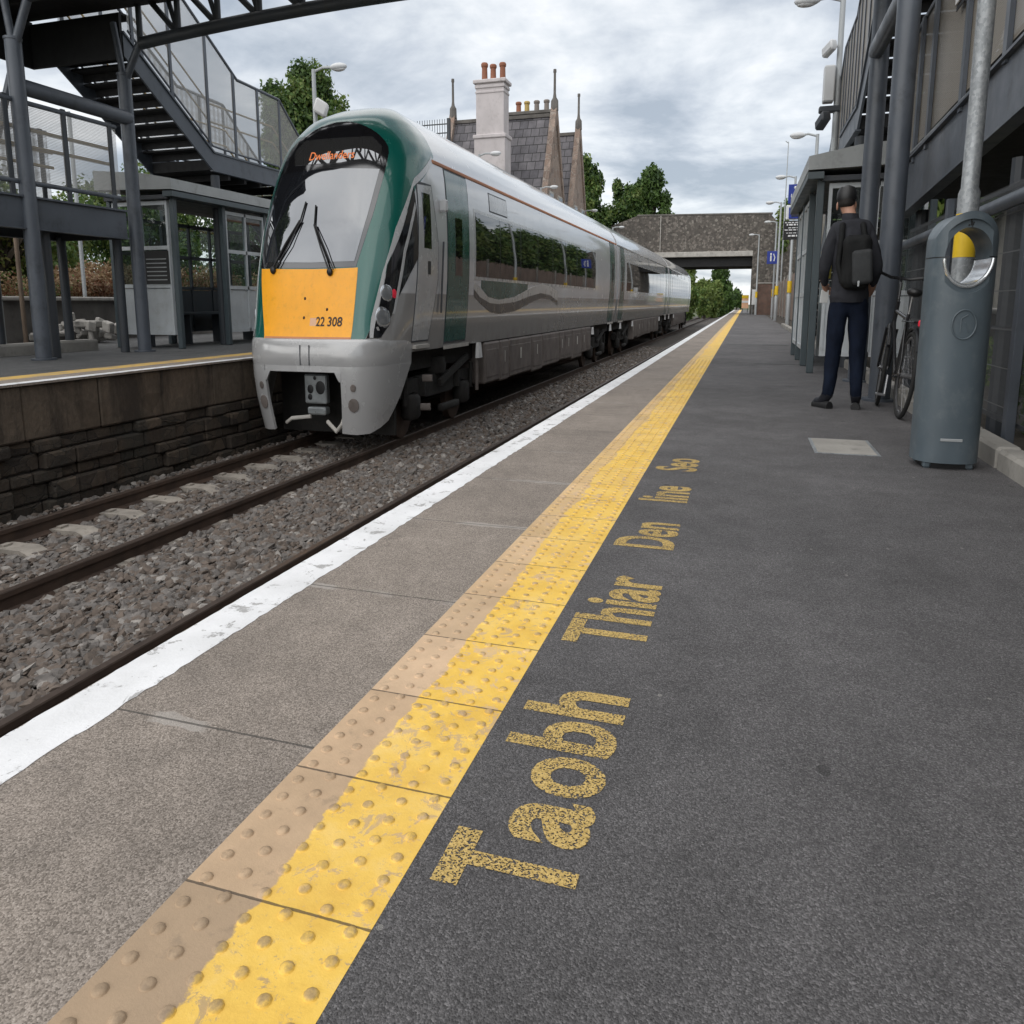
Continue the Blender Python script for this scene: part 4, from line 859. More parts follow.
for x,k in ((-15.65,'pot'),(-15.05,'pot_y'),(-14.35,'pot_g'),(-13.65,'pot_g')): pot(x,51.8,10.55,.62).build('chimney_pot',M[k],c2)
# low annexe with a railing beside the house
an=thing('annexe','plain rendered annexe with roof railing left of the station house','building',(-22,47,FZ))
MB().box(-26,-18.3,45.2,47.0,FZ,7.6).build('wall',M['render'],an,smooth=0)
mb=MB().box(-26,-18.25,45.25,45.3,9.15,9.2).box(-26,-18.25,45.25,45.3,8.75,8.8); x=-26
while x<-18.25: mb.box(x,x+.03,45.26,45.29,7.6,9.4); x+=.17
mb.build('railing',M['steel_dk'],an,smooth=0); MB().box(-18.3,-18.12,45.1,45.3,7.0,9.4).build('railing_post',M['steel_dk'],an,smooth=0)
# ---------------------------------------------------------------- road bridge
rb=thing('road_bridge','rubble stone road bridge with concrete beam crossing over the tracks','bridge',(-4,82,0))
MB().prism([(-26,4.86),(2.95,4.86),(2.95,6.75),(1.9,7.66),(-11.3,7.82),(-17.5,6.2),(-26,4.9)],'y',81.95,82.5).build('parapet',M['rubble'],rb,smooth=0)
mb=MB().box(-11.5,2.2,81.9,82.52,7.72,7.86,.03); mb.v=[(x,y,z-(.16 if x>-4 else 0)*0-(.012*(x+11.5))) for x,y,z in mb.v]; mb.build('coping',M['conc_dark'],rb,smooth=0)
MB().box(-13,.45,81.7,82.6,4.46,4.86,.03).build('beam',M['conc_light'],rb,smooth=0)
mb=MB().box(-13,.45,82.6,90,3.95,4.86); 
for k in range(8): mb.box(-13,.45,82.3+k*.95,82.7+k*.95,3.72,4.47)
mb.build('deck',M['deck'],rb,smooth=0)
MB().box(.42,3.2,81.8,90,-1.3,4.9).build('abutment',M['rubble'],rb,smooth=0); MB().box(-15,-12.2,81.8,90,-1.3,4.9).build('abutment',M['rubble'],rb,smooth=0)
MB().prism([(2.95,-.1),(2.95,6.75),(7.5,5.2),(14,4.2),(14,-.1)],'y',81.9,82.6).build('wing_wall',M['rubble'],rb,smooth=0); MB().prism([(-26,-.5),(-26,4.9),(-13.5,4.9),(-13.5,-.5)],'y',82.05,82.5).build('wing_wall',M['rubble'],rb,smooth=0)
mb=MB().tube([(-9.0,81.85,5.0),(-9.0,81.85,7.7)],.05,6); mb.build('pipe',M['conc_light'],rb)
# ---------------------------------------------------------------- trees
def tree(label,x,y,z,blobs,n,leaf,seed,mats=LEAF,group=None,name='broadleaf_tree',trunk=.25):
    t=thing(name,label,'tree',(x,y,z),group)
    bl=[(x+a,y+b,z+c,p,q,r_) for a,b,c,p,q,r_ in blobs]
    foliage('crown',bl,n,leaf,mats,t,seed=seed)
    top=max(b[2] for b in bl); mb=MB().tube([(x,y,z-.3),(x+.1,y,z+(top-z)*.4),(x,y+.1,z+(top-z)*.8)],[trunk,trunk*.7,trunk*.3],8)
    for b in bl: mb.tube([(x,y,z+(top-z)*.35),((x+b[0])/2,(y+b[1])/2,(z+b[2])/2+1),(b[0],b[1],b[2])],[trunk*.4,trunk*.25,.04],5)
    mb.build('trunk',M['bark'],t); return t
def blobs(g,n,rx,ry,z0,z1,r0,r1,cone=0):
    o=[]
    for i in range(n):
        q=g.random(); k=1-cone*q; a=g.uniform(0,6.28); d=g.random()**.6
        o.append((math.cos(a)*rx*d*k,math.sin(a)*ry*d*k,z0+(z1-z0)*q,*( [g.uniform(r0,r1)*(1-.5*cone*q)]*2),g.uniform(r0,r1)*(1-.3*cone*q)))
    return o
g=random.Random(11)
def env(g,n,x,y,z,rx,ry,rz,r0,r1,cone=0.):
    """clumps (relative to the trunk foot) spread through an ellipsoid envelope"""
    o=[]
    while len(o)<n:
        a,b,c=(g.uniform(-1,1) for _ in range(3)); d=a*a+b*b+c*c
        if d>1 or d<.12: continue
        k=(1-cone*(c+1)/2); r_=g.uniform(r0,r1)
        o.append((x+a*rx*k,y+b*ry*k,z+c*rz,r_*k**.5,r_*k**.5,r_*g.uniform(.8,1.25)))
    return o
tree('dense rounded green tree rising behind the footbridge stairs and lamp post',-25.2,40,FZ,env(g,46,0,0,7.9,2.2,2.4,3.0,.5,.95),42000,.15,1)
tree('tall leafy tree directly right of the station house gables',-16.6,80,0,env(g,34,0,0,7.6,1.7,1.7,4.4,.5,.95),26000,.22,2)
tree('broad bushy dark tree standing above the left end of the road bridge',-10.6,88,0,env(g,40,0,0,7.2,2.3,1.9,4.3,.5,1.05),30000,.23,3,[M['leaf1'],M['leaf2'],M['leaf2']])
tree('taller tree between the broad dark tree and the tree beside the house',-13.4,86,0,env(g,36,0,0,7.4,2.0,1.7,4.7,.45,.95),26000,.22,4)
# beyond the bridge
tree('pale green bushy tree beyond the bridge just right of the train end',-7.9,115,-1,env(g,30,0,0,3.6,1.6,3,3.2,.5,.9),15000,.28,5,[M['leaf2'],M['leaf3'],M['leaf3']])
tree('low rounded bush between the pale tree and the cone shaped tree beyond the bridge',-6.6,130,-1,env(g,22,0,0,2.6,1.2,2.4,2.3,.5,.8),9000,.3,6,[M['leaf2'],M['leaf3'],M['leaf3']])
tree('tall cone shaped evergreen tree beyond the road bridge',-4.9,150,-1,env(g,46,0,0,3.9,3.1,2.6,4.4,.55,1.0,.72),24000,.3,7,[M['leaf1'],M['leaf2'],M['leaf2']],name='conical_tree')
tree('bright green round bush in front of the cone shaped tree',-5.7,138,-1,env(g,22,0,0,2.2,1.3,2,2.0,.5,.8),9000,.3,8,[M['leaf2'],M['leaf3'],M['leaf3']])
tree('tiny distant round tree at the end of the line',-2.6,230,-1,env(g,14,0,0,2.6,1.6,2,1.7,.6,.9),5000,.4,9,[M['leaf1'],M['leaf2']])
# left background behind the far platform
wl=MB().box(-16.9,-16.6,-2,40,-.2,.92).build('low_wall',M['conc_dark'],None,(-16.7,10,0),smooth=0); tag(wl,'grey rendered low wall with pale coping at the back of the far platform','wall'); 
MB().box(-17.0,-16.5,-2,40,.92,1.0,.02).build('coping',M['conc_light'],wl,smooth=0)
struct(MB().box(-60,-16.9,-10,80,-1,.75).build('verge',M['soil'],smooth=0))
for i,(x,y,sx,h,mm,lb) in enumerate(((-18.6,13,1.2,1.9,['leaf_r','leaf_t','leaf2'],'rust coloured hedge plants above the low wall left of the ramp leg'),(-18.5,19,1.0,3.0,['leaf_r','leaf_t','leaf_t'],'reddish brown shrub behind the low wall under the footbridge'),(-18.6,25,1.1,3.0,['leaf_r','leaf_t','leaf2'],'dry straw coloured shrub behind the low wall near the shelter'))):
    t=thing('shrub',lb,'shrub',(x,y,.75)); bl=[(x+g.uniform(-sx,sx)*.6,y+g.uniform(-3.2,3.2),.75+g.uniform(.05,.45)*h*.6,.5,.8,.3) for _ in range(22)]
    foliage('leaves',bl,16000,.05,[M[k] for k in mm],t,seed=30+i); MB().tube([(x,y,.7),(x,y,1.4)],.05,6).build('stem',M['bark'],t)
for i,(x,y,rr,h,mm,lb) in enumerate(((-22,11,2.,2.9,[0,0,1],'dark leafy tree behind the low wall left of the nearest bridge pole'),(-22,17.5,2.2,3.1,[1,2,'leaf_y'],'yellow green tree behind the low wall under the footbridge'),(-22.5,24,2.4,4.2,[0,1,2],'green tree behind the far platform shelter'),(-22,32,2.4,5.,[0,1,1],'dark green tree behind the far platform past the shelter'),(-22,5,2.2,3.6,[0,0,1],'dark tree at the left edge behind the footbridge ramp'))):
    mats=[M['leaf%d'%(k+1)] if isinstance(k,int) else M[k] for k in mm]
    tree(lb,x,y,.7,env(g,30,0,0,h*.45,rr,rr*1.5,h*.42,.4,.8),22000,.09,40+i,mats)
tree('added very tall broad tree out of view on the left, for the windscreen reflection',-26.5,2,0,env(g,44,0,0,10,2.2,3.4,7.5,.8,1.4),20000,.3,140)  # unseen tree added to darken the left half of the windscreen by reflection
tree('added tall tree out of view next to the broad one, for the windscreen reflection',-31,-1,0,env(g,26,0,0,8,3.,4,6.5,1.0,1.8),12000,.3,141)  # second out-of-view tree, added for the dark reflection in the cab glass
hd=thing('hedge','long dark green hedge far behind the low wall of the far platform','hedge',(-27,15,.7))
foliage('leaves',[(-27+g.uniform(-.6,.6),-4+i*.55,.75+g.uniform(.2,1.3),1.0,1.2,.8) for i in range(90)],26000,.13,[M['leaf1'],M['leaf2'],M['leaf2']],hd,seed=90); MB().box(-27.2,-26.8,-4,45,.6,1.2).build('stems',M['bark'],hd,smooth=0)
for i in range(6):
    tree(('tree nearest the shelter in the row behind the board fence','second tree of the row behind the board fence','third tree of the row behind the board fence','fourth tree of the row behind the board fence','fifth tree of the row behind the board fence','last tree of the row behind the board fence, by the road bridge')[i],6.6+(i%2)*.5,42+i*7.2,0,env(g,22,0,0,3.4,1.7,3.4,2.3,.6,1.1),9000,.22,95+i,group='row of trees behind the board fence')
# right background behind the ramp
wr=MB().box(4.6,4.9,-2,60,-.2,.72).build('low_wall',M['conc_dark'],None,(4.7,10,0),smooth=0); tag(wr,'grey low wall with pale coping behind the wire fence on the right','wall'); MB().box(4.5,5.0,-2,60,.72,.80,.02).build('coping',M['conc_light'],wr,smooth=0)
bl=thing('grey_building','long plain grey building behind the ramp on the right','building',(12,15,0))
MB().box(9,20,-6,34,-.2,3.6).build('wall',M['conc'],bl,smooth=0); MB().prism([(8.7,3.6),(20.3,3.6),(14.5,6.2)],'y',-6.2,34.2).build('roof',M['slate'],bl,smooth=0)
for k in range(5): MB().box(8.95,9.02,-2+k*7,0+k*7,1.0,2.4).build('window',M['window'],bl,smooth=0)
for i in range(4):
    tree(('leafy tree behind the grey building nearest the camera','leafy tree behind the grey building at its middle','leafy tree behind the right shelter','leafy tree behind the far fence')[i],(23,24,8.2,12.5)[i],(8,22,37,56)[i],0,env(g,26,0,0,4.6,2.6,5,3.2,.8,1.5),14000,.22,60+i)
for i in range(5):
    x=2.9+g.uniform(-.5,.8); y=6+i*1.6; t=thing('weed',('low weed clump at the foot of the fence nearest the litter bin','weed clump behind the bicycle','weed tuft behind the bridge pole','weed clump under the ramp','small weed tuft by the ramp leg')[i],'plant',(x,y,0))
    foliage('leaves',[(x,y,.15,.35,.5,.28),(x+.2,y+.3,.3,.2,.3,.3)],1200,.05,[M['leaf1'],M['leaf2'],M['leaf3']],t,seed=70+i); MB().tube([(x,y,0),(x,y,.3)],.01,5).build('stem',M['bark'],t)
wd=thing('tall_weed','straggly green weed growing from the right end of the road bridge','plant',(3.1,80,4.5)); foliage('leaves',[(3.2,80,6.6,.5,.4,1.1),(3.5,80,7.8,.35,.3,.7),(2.9,80,7.3,.3,.3,.6),(3.2,80,5.2,.4,.4,.7)],1500,.2,[M['leaf2'],M['leaf3'],M['leaf3']],wd,seed=80,lo=.2); MB().tube([(3.2,80,0),(3.2,80,4),(3.3,80,8)],.05,6).build('stem',M['bark'],wd)
# ---------------------------------------------------------------- litter bin
bx,by,rz=1.425,6.02,R(4); bin_=thing('litter_bin','tall blue grey litter bin with a round see-through opening','litter bin',(bx,by,0))
M['bin']=paint('blue_grey_bin_plastic',(.082,.106,.124),.42,var=.1,vs=3,bump=.06,bs=150,dirt=(.17,.19,.2),dirtamt=.35); M['chrome']=paint('bright_ring',(.62,.64,.66),.2,.8,var=.05)
def placed(mb): 
    ca,sa=math.cos(rz),math.sin(rz); mb.v=[(bx+x*ca-y*sa,by+x*sa+y*ca,z) for x,y,z in mb.v]; return mb
w,dp,zc,zb,rh=.213,.188,1.125,.035,.146
def bm_obj(bm,nm):
    bmesh.ops.recalc_face_normals(bm,faces=bm.faces[:]); me=bpy.data.meshes.new(nm); bm.to_mesh(me); bm.free(); o=bpy.data.objects.new(nm,me); COL.objects.link(o); return o
def prism_bm(pts,ax,c0,c1):
    bm=bmesh.new(); mk=(lambda a,b,c:(a,c,b)) if ax=='y' else (lambda a,b,c:(a,b,c)); A=[bm.verts.new(mk(a,b,c0)) for a,b in pts]; Bv=[bm.verts.new(mk(a,b,c1)) for a,b in pts]; n=len(pts)
    bm.faces.new(A); bm.faces.new(Bv[::-1])
    for k in range(n): bm.faces.new((A[k],Bv[k],Bv[(k+1)%n],A[(k+1)%n]))
    return bm
sgp=lambda v,e: math.copysign(abs(v)**e,v)
plan=[(w*sgp(math.cos(6.28318*k/72),2/2.45),dp*sgp(math.sin(6.28318*k/72),2/2.45)) for k in range(72)]
arch=[(-w-.01,zb),(w+.01,zb),(w+.01,zc)]+[((w+.001)*math.cos(math.pi*k/40),zc+(w+.001)*math.sin(math.pi*k/40)) for k in range(41)]+[(-w-.01,zc)]
tmp=bm_obj(prism_bm(plan,'z',zb,zc+.4),'bin_body'); cuts=[]
def boolean(bm,op):
    c=bm_obj(bm,'cut'); m_=tmp.modifiers.new('b','BOOLEAN'); m_.object=c; m_.operation=op; m_.solver='EXACT'; cuts.append(c)
def cyl(r_,y0,y1):
    bm=bmesh.new(); bmesh.ops.create_cone(bm,cap_ends=True,segments=64,radius1=r_,radius2=r_,depth=y1-y0); bm.transform(Matrix.Translation((0,(y0+y1)/2,zc-.01))@Matrix.Rotation(R(90),4,'X')); return bm
boolean(prism_bm(arch,'y',-.4,.4),'INTERSECT'); fy=dp-.030
boolean(cyl(.186,-.5,-fy),'DIFFERENCE'); boolean(cyl(.186,fy,.5),'DIFFERENCE'); boolean(cyl(rh,-.6,.6),'DIFFERENCE')
ev=bpy.data.meshes.new_from_object(tmp.evaluated_get(bpy.context.evaluated_depsgraph_get())); mb=MB().add([v.co[:] for v in ev.vertices],[tuple(p.vertices) for p in ev.polygons])
for c in [tmp]+cuts: bpy.data.objects.remove(c)
placed(mb).build('body',M['bin'],bin_,smooth=32)
mb=MB(); pl2=[(a*1.006,b*1.006) for a,b in plan if abs(a)>.12]
for sx in (-1,1):
    q=sorted([p for p in pl2 if p[0]*sx>0],key=lambda p:p[1]); 
    for a,b in zip(q[:-1],q[1:]): mb.add([(a[0],a[1],zc-.014),(b[0],b[1],zc-.014),(b[0],b[1],zc-.009),(a[0],a[1],zc-.009)],[(0,1,2,3)])
placed(mb).build('seam',M['black'],bin_,smooth=0)
mb=MB(); A=[math.pi*(1.02+ .96*k/24) for k in range(25)]
for yy in (-fy-.004,fy+.004): mb.tube([(rh*1.03*math.cos(a),yy,zc-.01+rh*1.03*math.sin(a)) for a in A],.012,8)
b=len(mb.v)
for a in A:
    for yy in (-fy,fy): mb.v.append(((rh-.003)*math.cos(a),yy,zc-.01+(rh-.003)*math.sin(a)))
for k in range(24): mb.f.append((b+2*k,b+2*k+1,b+2*k+3,b+2*k+2)); mb.mi.append(0)
placed(mb).build('ring',M['chrome'],bin_,smooth=40)
mb=MB(); mb.tube([(.075*math.cos(6.283*k/32),-dp-.002,.77+.075*math.sin(6.283*k/32)) for k in range(33)],.005,6)
mb.tube([(-.02+.0,-dp-.001,.73),(-.02,-dp-.001,.80),(.02,-dp-.001,.82)],.004,5).tube([(.03,-dp-.001,.73),(.005,-dp-.001,.78)],.004,5)
placed(mb).build('emblem',M['bin'],bin_,smooth=40)
q=-fy-.001; mb=MB().rbox((0,q,zc+.155),(.014,.004,.022),0,.001).rbox((.009,q,zc+.150),(.006,.004,.028),0,.001,tilt=(.4,'Y')).ell((-.003,q,zc+.172),.005,.003,.006,8,6).rbox((-.016,q,zc+.146),(.009,.004,.01),0,.001); placed(mb).build('litter_symbol',M['black'],bin_,smooth=0)
mb=MB().box(-w+.06,w-.06,-dp+.06,dp-.06,.0,.05)
placed(mb).build('plinth',M['black'],bin_,smooth=0)
for sx in (-1,1):
    for sy in (-1,1): placed(MB().box(sx*(w-.075)-.025,sx*(w-.075)+.025,sy*(dp-.075)-.025,sy*(dp-.075)+.025,0,.04,.01)).build('foot',M['bin'],bin_,smooth=0)
placed(MB().box(-.08,.06,-dp-.003,-dp+.01,.155,.17,.002)).build('label_strip',M['lamp_grey'],bin_,smooth=0)
# galvanised post behind the bin
gp=thing('galvanised_post','tall galvanised post with a yellow band right behind the litter bin','post',(1.585,6.62,0))
MB().lathe([(.074,0),(.074,1.5),(.060,1.53),(.060,5.4)],1.585,6.62,20).build('pole',M['galv'],gp); M['yband']=paint('yellow_band',(.75,.50,.02),.5)
MB().lathe([(.0755,1.14),(.0755,1.385)],1.585,6.62,20).build('yellow_band',M['yband'],gp)
# ---------------------------------------------------------------- standing man
px_,py_=1.06,9.0
J=dict(pel=(1.08,9.0,.95,.16),sp=(1.075,9.0,1.14,.155),ch=(1.065,9.02,1.36,.17),nb=(1.055,9.05,1.53,.085),nk=(1.035,9.075,1.60,.06),hd=(1.005,9.12,1.685,.085),ht=(1.0,9.12,1.745,.075),
 hl=(.985,9.0,.86,.125),kl=(.955,9.02,.48,.09),al=(.93,8.985,.11,.066),fl=(.875,9.05,.05,.045),tl=(.80,9.13,.042,.036),
 hr=(1.175,9.0,.86,.125),kr=(1.20,9.02,.48,.09),ar=(1.215,8.97,.11,.066),fr=(1.23,9.06,.05,.045),tr=(1.245,9.16,.042,.036),
 sl=(.895,9.02,1.455,.085),el=(.795,8.97,1.16,.066),wl=(.835,9.10,1.03,.038),ml=(.842,9.15,.985,.036),
 sr=(1.235,9.02,1.455,.085),er=(1.335,8.97,1.16,.066),wr=(1.31,9.17,.965,.036),mr=(1.285,9.25,.95,.036))
E_=[('pel','sp'),('sp','ch'),('ch','nb'),('nb','nk'),('nk','hd'),('hd','ht'),('pel','hl'),('hl','kl'),('kl','al'),('al','fl'),('fl','tl'),('pel','hr'),('hr','kr'),('kr','ar'),('ar','fr'),('fr','tr'),('ch','sl'),('sl','el'),('el','wl'),('wl','ml'),('ch','sr'),('sr','er'),('er','wr'),('wr','mr')]
for side,mx,sg in (('l',J['ml'],1),('r',J['mr'],-1)):
    for k in range(4):
        o=(k-1.5)*.017; L=(.07,.08,.075,.06)[k]
        J['f%s%da'%(side,k)]=(mx[0]+sg*.02,mx[1]+.03,mx[2]+.005-o,.009); J['f%s%db'%(side,k)]=(mx[0]+sg*.045,mx[1]+.03+L*.45,mx[2]-o,.0085); J['f%s%dc'%(side,k)]=(mx[0]+sg*.075,mx[1]+.02+L*.6,mx[2]-.012-o,.008)
        E_+=[('m'+side,'f%s%da'%(side,k)),('f%s%da'%(side,k),'f%s%db'%(side,k)),('f%s%db'%(side,k),'f%s%dc'%(side,k))]
    J['t%s0'%side]=(mx[0]+sg*.02,mx[1]-.01,mx[2]+.035,.011); J['t%s1'%side]=(mx[0]+sg*.045,mx[1]+.02,mx[2]+.05,.009); E_+=[('m'+side,'t%s0'%side),('t%s0'%side,'t%s1'%side)]
def skin(J,E_,root,lev=2):
    ks=list(J); me=bpy.data.meshes.new('sk'); me.from_pydata([J[k][:3] for k in ks],[(ks.index(a),ks.index(b)) for a,b in E_],[]); o=bpy.data.objects.new('sk',me); COL.objects.link(o)
    o.modifiers.new('s','SKIN'); sv=me.skin_vertices[0].data
    for i,k in enumerate(ks): sv[i].radius=(J[k][3],J[k][3]*(J[k][4] if len(J[k])>4 else 1)); sv[i].use_root=(k==root)
    ss=o.modifiers.new('d','SUBSURF'); ss.levels=lev; ss.render_levels=lev
    ev=bpy.data.meshes.new_from_object(o.evaluated_get(bpy.context.evaluated_depsgraph_get())); V=[v.co[:] for v in ev.vertices]; F=[tuple(p.vertices) for p in ev.polygons]; bpy.data.objects.remove(o); return V,F
from mathutils import noise as MN
def folds(P,amp,f=(11,11,7)):
    o=[]
    for p in P:
        q=Vector((p[0]*f[0],p[1]*f[1],p[2]*f[2])); d=MN.noise_vector(q)+MN.noise_vector(q*2.3)*.45; o.append((p[0]+d.x*amp,p[1]+d.y*amp,p[2]+d.z*amp*.4))
    return o
V,F=skin(J,E_,'pel',3); V=[a if a[2]>1.56 or a[2]<.09 or (a[1]>9.14 and a[2]<1.05) else b for a,b in zip(V,folds(V,.011))]
M['skin']=paint('skin',(.42,.23,.16),.55,var=.08); M['jeans']=paint('dark_blue_jeans',(.008,.012,.024),.85,var=.3,vs=9,bump=.4,bs=70,spec=.12); M['jacket']=paint('charcoal_jacket',(.030,.031,.037),.8,var=.25,vs=8,bump=.5,bs=18,spec=.15); M['shoe']=paint('black_shoe',(.010,.011,.016),.5); M['hair']=paint('dark_hair',(.012,.009,.008),.7,var=.4,vs=30,bump=.5,bs=90); M['pack']=paint('black_backpack',(.010,.0105,.011),.75,var=.3,vs=10,bump=.3,bs=60,spec=.2); M['pack2']=paint('grey_backpack_pocket',(.022,.024,.026),.75,var=.2,vs=10); M['paper']=paint('white_paper',(.7,.71,.7),.8,var=.05)
mi=[]
for f in F:
    c=np.mean([V[i] for i in f],0); z=c[2]
    arm=abs(c[0]-1.07)>.19 and z>.88 and z<1.27 or (c[1]>9.14 and z>.85 and z<1.3)
    if z<.115: k=3
    elif arm and z<1.055 and c[1]>9.06: k=2
    elif z<.93 and not arm: k=1
    elif z>1.565: k=2
    else: k=0
    mi.append(k)
man=thing('person','man seen from behind in dark jacket and jeans, head bowed, wearing a black backpack','person',(px_,py_,0))
mesh_obj('body',V,F,mi,[M['jacket'],M['jeans'],M['skin'],M['shoe']],man,smooth=180)
# jacket skirt, collar, cuffs, soles, hair, ears, nose
def ringskirt(rows,n=56):
    rr=[]; 
    for a,b in zip(rows[:-1],rows[1:]): rr+=[tuple(p+(q-p)*t/4 for p,q in zip(a,b)) for t in range(4)]
    rows=rr+[rows[-1]]; mb=MB(); 
    for cx,cy,z,rx,ry in rows:
        for k in range(n): a=6.283*k/n; mb.v.append((cx+rx*math.cos(a),cy+ry*math.sin(a),z))
    for i in range(len(rows)-1):
        for k in range(n): mb.f.append((i*n+k,i*n+(k+1)%n,(i+1)*n+(k+1)%n,(i+1)*n+k)); mb.mi.append(0)
    return mb
jk=ringskirt([(1.078,9.0,.90,.175,.14),(1.078,9.0,.885,.19,.158),(1.078,9.0,.93,.198,.165),(1.078,9.0,.98,.192,.16),(1.075,9.0,1.12,.185,.158),(1.068,9.015,1.30,.195,.165),(1.06,9.03,1.43,.185,.145),(1.055,9.04,1.50,.13,.105),(1.05,9.05,1.545,.088,.085),(1.045,9.06,1.60,.078,.076),(1.045,9.06,1.585,.066,.066)]);jk.v=folds(jk.v,.013,(9,9,13)); jk.build('jacket',M['jacket'],man,smooth=80)
hm=MB().ell((1.0,9.108,1.715,),.089,.104,.112,20,12); hm.v=[(x,y,max(z,1.655+ (0.0 if y<9.1 else (y-9.1)*.9))) for x,y,z in hm.v]; hm.build('hair',M['hair'],man,smooth=60)
MB().lathe([(.098,1.712),(.103,1.73),(.099,1.775),(.076,1.815),(.028,1.83)],1.0,9.105,20).rbox((.985,9.225,1.742),(.13,.11,.012),R(8),.004).build('cap',M['black'],man,smooth=40)
MB().ell((.99,9.212,1.655),.014,.02,.022,8,6).build('nose',M['skin'],man)
for e in (.912,1.095): MB().ell((e,9.12,1.67),.012,.028,.035,8,6).build('ear',M['skin'],man)
for e in (-.032,.032): MB().ell((.995+e,9.196,1.685),.011,.008,.008,8,6).build('eye',M['paper'],man)
for sx,(a,b,c) in ((1,('al','fl','tl')),(2,('ar','fr','tr'))):
    p,q,r_=J[a],J[b],J[c]; MB().tube([(p[0]+(p[0]-q[0])*.35,p[1]-.05,.016),(q[0],q[1],.016),(r_[0],r_[1],.016)],[.045,.05,.042],12).build('shoe_sole',M['black'],man)
bp=thing('backpack','black backpack with grey pocket worn on the back of the standing man','backpack',(1.10,8.80,.98))
mb=MB().rbox((1.10,8.785,1.20),(.275,.16,.43),R(-5),.08,seg=5); bm=bmesh.new(); vv=[bm.verts.new(p) for p in mb.v]; [bm.faces.new([vv[i] for i in f]) for f in mb.f]; bmesh.ops.subdivide_edges(bm,edges=bm.edges[:],cuts=3,use_grid_fill=True); mb=MB().bm(bm); mb.v=folds(mb.v,.012,(8,8,8)); mb.build('main_compartment',M['pack'],bp,smooth=50)
MB().rbox((1.15,8.69,1.16),(.20,.08,.27),R(-8),.035,seg=4,tilt=(R(-5),'Y')).build('pocket',M['pack2'],bp,smooth=50)
MB().rbox((1.12,8.655,1.03),(.02,.012,.045),0,.004).build('zip_tag',M['lamp_grey'],bp)
for s in (-1,1): MB().tube([(1.07+s*.09,8.84,1.05),(1.07+s*.14,8.86,1.2),(1.065+s*.115,8.865,1.40),(1.06+s*.10,8.93,1.50),(1.06+s*.11,9.08,1.50),(1.06+s*.12,9.17,1.35)],.03,8).build('strap',M['pack'],bp,smooth=50)
pa=thing('papers','small white papers held in the left hand of the standing man','paper',(.89,9.2,.95))
MB().rbox((.842,9.16,.935),(.085,.012,.11),R(15),.002,tilt=(.3,'X')).build('sheet',M['paper'],pa,smooth=0)
# ---------------------------------------------------------------- bicycle
bk=thing('bicycle','black bicycle with rear rack and red light leaning by the bridge poles','bicycle',(1.62,8.66,0))
def bt(mb):
    Mx=Matrix.Translation((1.545,8.36,0))@Matrix.Rotation(R(2.5),4,'Z')@Matrix.Rotation(R(6.5),4,'Y'); mb.v=[tuple(Mx@Vector(p)) for p in mb.v]; return mb
M['bike']=paint('black_bike_paint',(.015,.015,.017),.3,var=.2); M['bike_metal']=paint('bike_metal',(.3,.3,.31),.3,.8)
wr_=.335
for y,steer in ((0,0),(1.04,R(-9))):
    def wt(mb):
        Q=Matrix.Translation((0,y,0))@Matrix.Rotation(steer,4,'Z'); mb.v=[tuple(Q@Vector(p)) for p in mb.v]; return bt(mb)
    circ=lambda r_: [(0,r_*math.cos(6.2832*k/40),wr_+r_*math.sin(6.2832*k/40)) for k in range(41)]
    wl_=wt(MB().tube(circ(wr_-.02),.021,8)).build('wheel',M['rubber'],bk,smooth=60)
    wt(MB().tube(circ(wr_-.045),.011,6)).build('rim',M['bike_metal'],wl_,smooth=60)
    mb=MB()
    for k in range(24): a=6.2832*k/24; mb.tube([((-1)**k*.02,.02*math.cos(a+1),wr_+.02*math.sin(a+1)),(0,(wr_-.05)*math.cos(a),wr_+(wr_-.05)*math.sin(a))],.0012,4)
    mb.tube([(-.05,0,wr_),(.05,0,wr_)],.02,10); wt(mb).build('spokes',M['bike_metal'],wl_)
    wt(MB().tube([(0,(wr_+.03)*math.cos(a),wr_+(wr_+.03)*math.sin(a)) for a in [R(20+k*8) for k in range(17)]],.02,6)).build('mudguard',M['bike'],wl_)
mb=MB().tube([(0,.44,.30),(0,.30,.80)],.016,10).tube([(0,.44,.30),(0,.88,.74)],.018,10).tube([(0,.31,.76),(0,.86,.82)],.016,10).tube([(0,.885,.68),(0,.84,.9)],.02,10)
for s in (-1,1): mb.tube([(s*.055,0,wr_),(s*.02,.44,.30)],.01,8).tube([(s*.055,0,wr_),(s*.018,.31,.77)],.009,8)
bt(mb).build('frame',M['bike'],bk)
mb=MB().tube([(-.055,1.04,wr_),(-.055,.93,.67),(.055,.93,.67),(.055,1.04,wr_)],.014,8).tube([(0,.92,.67),(0,.85,.92)],.016,8); bt(mb).build('fork',M['bike'],bk)
mb=MB().tube([(0,.85,.9),(0,.86,1.05),(0,.93,1.09)],.014,8).tube([(-.31,.80,1.13),(-.27,.86,1.125),(-.10,.93,1.09),(.10,.93,1.09),(.27,.86,1.125),(.31,.80,1.13)],.013,8); hb=bt(mb).build('handlebar',M['bike'],bk)
for s in (-1,1): bt(MB().tube([(s*.32,.79,1.13),(s*.22,.87,1.12)],.019,8).tube([(s*.2,.9,1.11),(s*.28,.93,1.08)],.008,6)).build('grip',M['rubber'],hb)
mb=MB().tube([(0,.305,.80),(0,.28,.95)],.013,8); bt(mb).build('seat_post',M['bike_metal'],bk)
mb=MB().ell((0,.22,.965),.075,.09,.035,12,8).ell((0,.34,.97),.03,.12,.025,10,6); bt(mb).build('saddle',M['black'],bk,smooth=60)
mb=MB()
